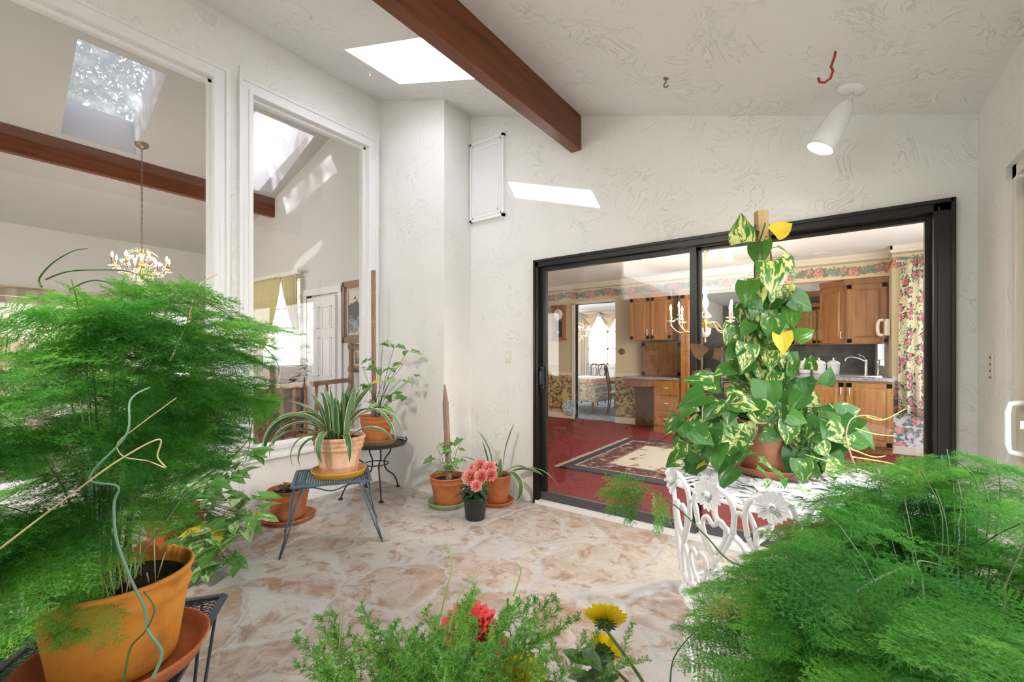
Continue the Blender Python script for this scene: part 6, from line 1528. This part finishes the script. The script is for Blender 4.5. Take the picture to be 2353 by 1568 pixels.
# clock, plaque, plate
t = thing('wall_clock', 'oak pendulum wall clock left of the dining room doorway', 'clock', (on(1288, 745, Y=YK).x, YK, on(1288, 742, Y=YK).z))
b = MB(); b.box(-.13, .13, -.10, 0, -.34, .31); b.box(-.15, .15, -.12, 0, .29, .34); b.box(-.15, .15, -.12, 0, -.36, -.33); b.build('case', 'oak', t)
Ry = Matrix.Rotation(PI/2, 3, 'X'); MB().lathe([(.001, .105), (.10, .105), (.105, .10), (.105, .09)], (0, 0, .16), 28, Ry).build('dial', 'porcelain', t); b = MB(); b.bar((0, -.108, .16), (.03, -.108, .20), .007, .002, (0, 1, 0)); b.bar((0, -.108, .16), (-.01, -.108, .235), .005, .002, (0, 1, 0)); b.build('hands', 'plastic_black', t)
MB().box(-.09, .09, -.102, -.10, -.29, .03).build('window', 'dark_void', t); b = MB(); b.bar((0, -.104, .02), (0, -.104, -.17), .008, .002, (0, 1, 0)); b.lathe([(.001, .106), (.032, .105), (.036, .102)], (0, 0, -.20), 18, Ry); b.build('pendulum', 'brass', t)
t = MB().lathe([(.001, .022), (.04, .02), (.062, .012), (.062, 0)], (0, 0, 0), 12, Ry).build('wall_plaque', 'oak_dark'); t.location = on(1429, 808, Y=YK); tag(t, 'small dark carved plaque on the kitchen wall right of the doorway', 'plaque')
m = mk('plate_glaze', (.6, .7, .7), .2); X, Y, Z = m.xyz(m.co('Object')); k = m.noise(m.comb(X, Z), 16, 3, .6, 1.5); c = m.mix(k.gt(.52), (.30, .52, .58), (.82, .82, .74)); c = m.mix(k.gt(.66), c, (.78, .60, .08)); m.base(c)
q = on(1308, 936, Y=YK-.03); t = thing('decorative_plate', 'round blue and white painted plate on the floral dado left of the doorway', 'plate', (q.x, q.y, q.z)); MB().lathe([(.001, .01), (.09, .012), (.15, .028), (.152, .024), (.09, 0), (.001, 0)], n=36, M4=Ry).build('plate', 'plate_glaze', t)
MB().tube([(-.05, -.02, -.16), (0, .01, -.165), (.05, -.02, -.16)], .004, 5).build('hanger', 'brass', t)

# ================================================================== dining room
t = thing('dining_table', 'dining table covered by a pale floral cloth through the doorway', 'table', (-4.75, 9.35, 0))
MB().box(-.62, .62, -.75, .75, .70, .745).build('tabletop', 'oak_dark', t)
for sx_ in (-1, 1):
    for sy_ in (-1, 1): MB().lathe([(.03, 0), (.022, .1), (.03, .4), (.045, .70)], (sx_*.52, sy_*.6, 0), 12).build('leg', 'oak_dark', t)
b = MB()
def clo(u, v):
    a = 2*PI*u; cx, cy = math.cos(a), math.sin(a); k = 1/max(abs(cx), abs(cy)); e = Vector((cx*k*.66, cy*k*.79, .752))
    if v < .5: return Vector((e.x*v*2, e.y*v*2, .752))
    w = (v-.5)*2; fl_ = 1+(.05+.035*math.sin(a*14))*w; return Vector((e.x*fl_, e.y*fl_, .752-.48*w))
b.grid(clo, 140, 10); cl = b.build('tablecloth', 'tablecloth_floral', None, solid=.004); cl.location = (-4.75, 9.35, 0); tag(cl, 'pale floral cloth hanging over the dining table', 'tablecloth')
def dchair(label, x, y, rz, arms):
    t = thing('dining_chair', label, 'chair', (x, y, 0), rz)
    MB().box(-.25, .25, -.24, .24, .42, .45).build('seat_frame', 'piano_wood', t, bevel=.01); MB().box(-.22, .22, -.21, .21, .45, .49).build('seat', 'fabric_seat', t, bevel=.02)
    for sx_ in (-1, 1):
        MB().tube(spline([(sx_*.22, -.22, .43), (sx_*.245, -.25, .30), (sx_*.21, -.21, .12), (sx_*.24, -.25, .01)]), [.028]*8+[.018]*17, 8).build('leg', 'piano_wood', t)
        MB().tube(spline([(sx_*.20, .22, .43), (sx_*.20, .24, .2), (sx_*.21, .30, .01)]), .016, 8).build('leg', 'piano_wood', t)
        if arms: MB().tube(spline([(sx_*.22, -.12, .45), (sx_*.26, -.14, .58), (sx_*.28, -.12, .66), (sx_*.26, .1, .68), (sx_*.21, .26, .70)]), .016, 8).build('arm', 'piano_wood', t)
    b = MB()
    for sx_ in (-1, 1): b.tube(spline([(sx_*.20, .22, .43), (sx_*.19, .25, .7), (sx_*.22, .31, .98)]), .015, 8)
    b.tube(spline([(-.22, .31, .98), (-.14, .315, 1.03), (0, .32, 1.0), (.14, .315, 1.03), (.22, .31, .98)]), .018, 8)
    for x_ in (-.05, 0, .05): b.tube(spline([(x_*.8, .235, .46), (x_*2.2, .26, .65), (x_*.6, .28, .8), (x_*2.0, .31, 1.0)]), .010, 6)
    b.build('backrest', 'piano_wood', t)
dchair('dark carved dining armchair right of the cloth covered table', -3.70, 9.0, PI/2+.3, True)
dchair('carved dining chair behind the cloth covered table', -5.1, 10.6, 0, False)
crystal_chandelier(Vector((-4.75, 9.1, 1.80)), 2.6, 'pink lit crystal chandelier above the dining table', .26, 6, 12)
# swags over the dining window
t = thing('swag_valance', 'cream draped swag valance over the dining room window', 'valance', (-5.0, EY-.12, 2.0))
for k, xc in enumerate((-.62, -.05, .52)):
    b = MB(); b.grid(lambda u, v: Vector((xc+(u-.5)*.70*(1-.28*v), -.05*math.sin(v*PI*5)-.02*v, .50-.06*v-math.sin(PI*u)*(.42*v))), 20, 24); b.build('swag', 'drape_cream', t, solid=.008)
for sx_ in (-1, 1): b = MB(); b.grid(lambda u, v: Vector((sx_*.86+(u-.5)*.24, .03*math.sin(u*18), .5-(2.3)*v)), 30, 6); b.build('side_drape', 'drape_cream', t, solid=.008)
t, b, L = drape('cafe_curtain', 'white sheer curtain panels at the dining room window', -5.7, -5.22, -5.7, -5.3, 2.3, .2, EY-.05, 'sheer', 6, .02); b.build('sheer', 'sheer', t)

# ================================================================== trees beyond the skylights
def tree(x, y, h, R, label, seed):
    r = np.random.default_rng(seed); t = thing('tree', label, 'tree', (x, y, -.5), group='trees beyond the skylights')
    MB().tube(spline([(0, 0, 0), (.2, .1, h*.35), (-.1, .2, h*.7), (.1, 0, h*.92)]), [.28*(1-.8*k/24) for k in range(25)], 10).build('trunk', 'stake_wood', t)
    b = MB(); tips = []
    for i in range(16):
        a = r.uniform(0, 2*PI); z = h*r.uniform(.35, .85); q = R*r.uniform(.5, 1); e = Vector((math.cos(a)*q, math.sin(a)*q, z+q*.45)); b.tube([(0, .1, z), Vector((0, .1, z)).lerp(e, .5)+Vector((0, 0, -.1)), e], [.09, .05, .015], 6); tips.append(e)
    b.build('branches', 'stake_wood', t)
    n = 9000; c = np.array([tips[i % 16] for i in range(n)])*r.uniform(.45, 1.1, (n, 1))*np.array([1, 1, 0])+np.array([[0, 0, tips[i % 16].z] for i in range(n)])+r.normal(0, R*.16, (n, 3))
    leaves('crown', TREEL, c, r.normal(0, 1, (n, 3)), r.normal(0, 1, (n, 3))+[0, 0, 1], r.uniform(.12, .22, n), 'tree_leaf', t)
tree(-15.5, 2.2, 11.5, 3.3, 'tall leafy tree filling the large skylight of the living room', 1)
tree(-12.6, 7.9, 10.8, 2.4, 'leafy tree seen through the smaller skylight beside the column', 2)
tree(-10.9, -4.6, 13.5, 2.7, 'unseen slim tree added to shade the living room skylights', 9)  # out of view, added to keep direct sun off the living room skylights
tree(-8.6, 6.3, 5.2, 1.5, 'round garden tree outside the draped living room window', 7)
tree(-27.0, 6.0, 15.0, 4.2, 'taller hazy tree farther off behind the skylight trees', 3)
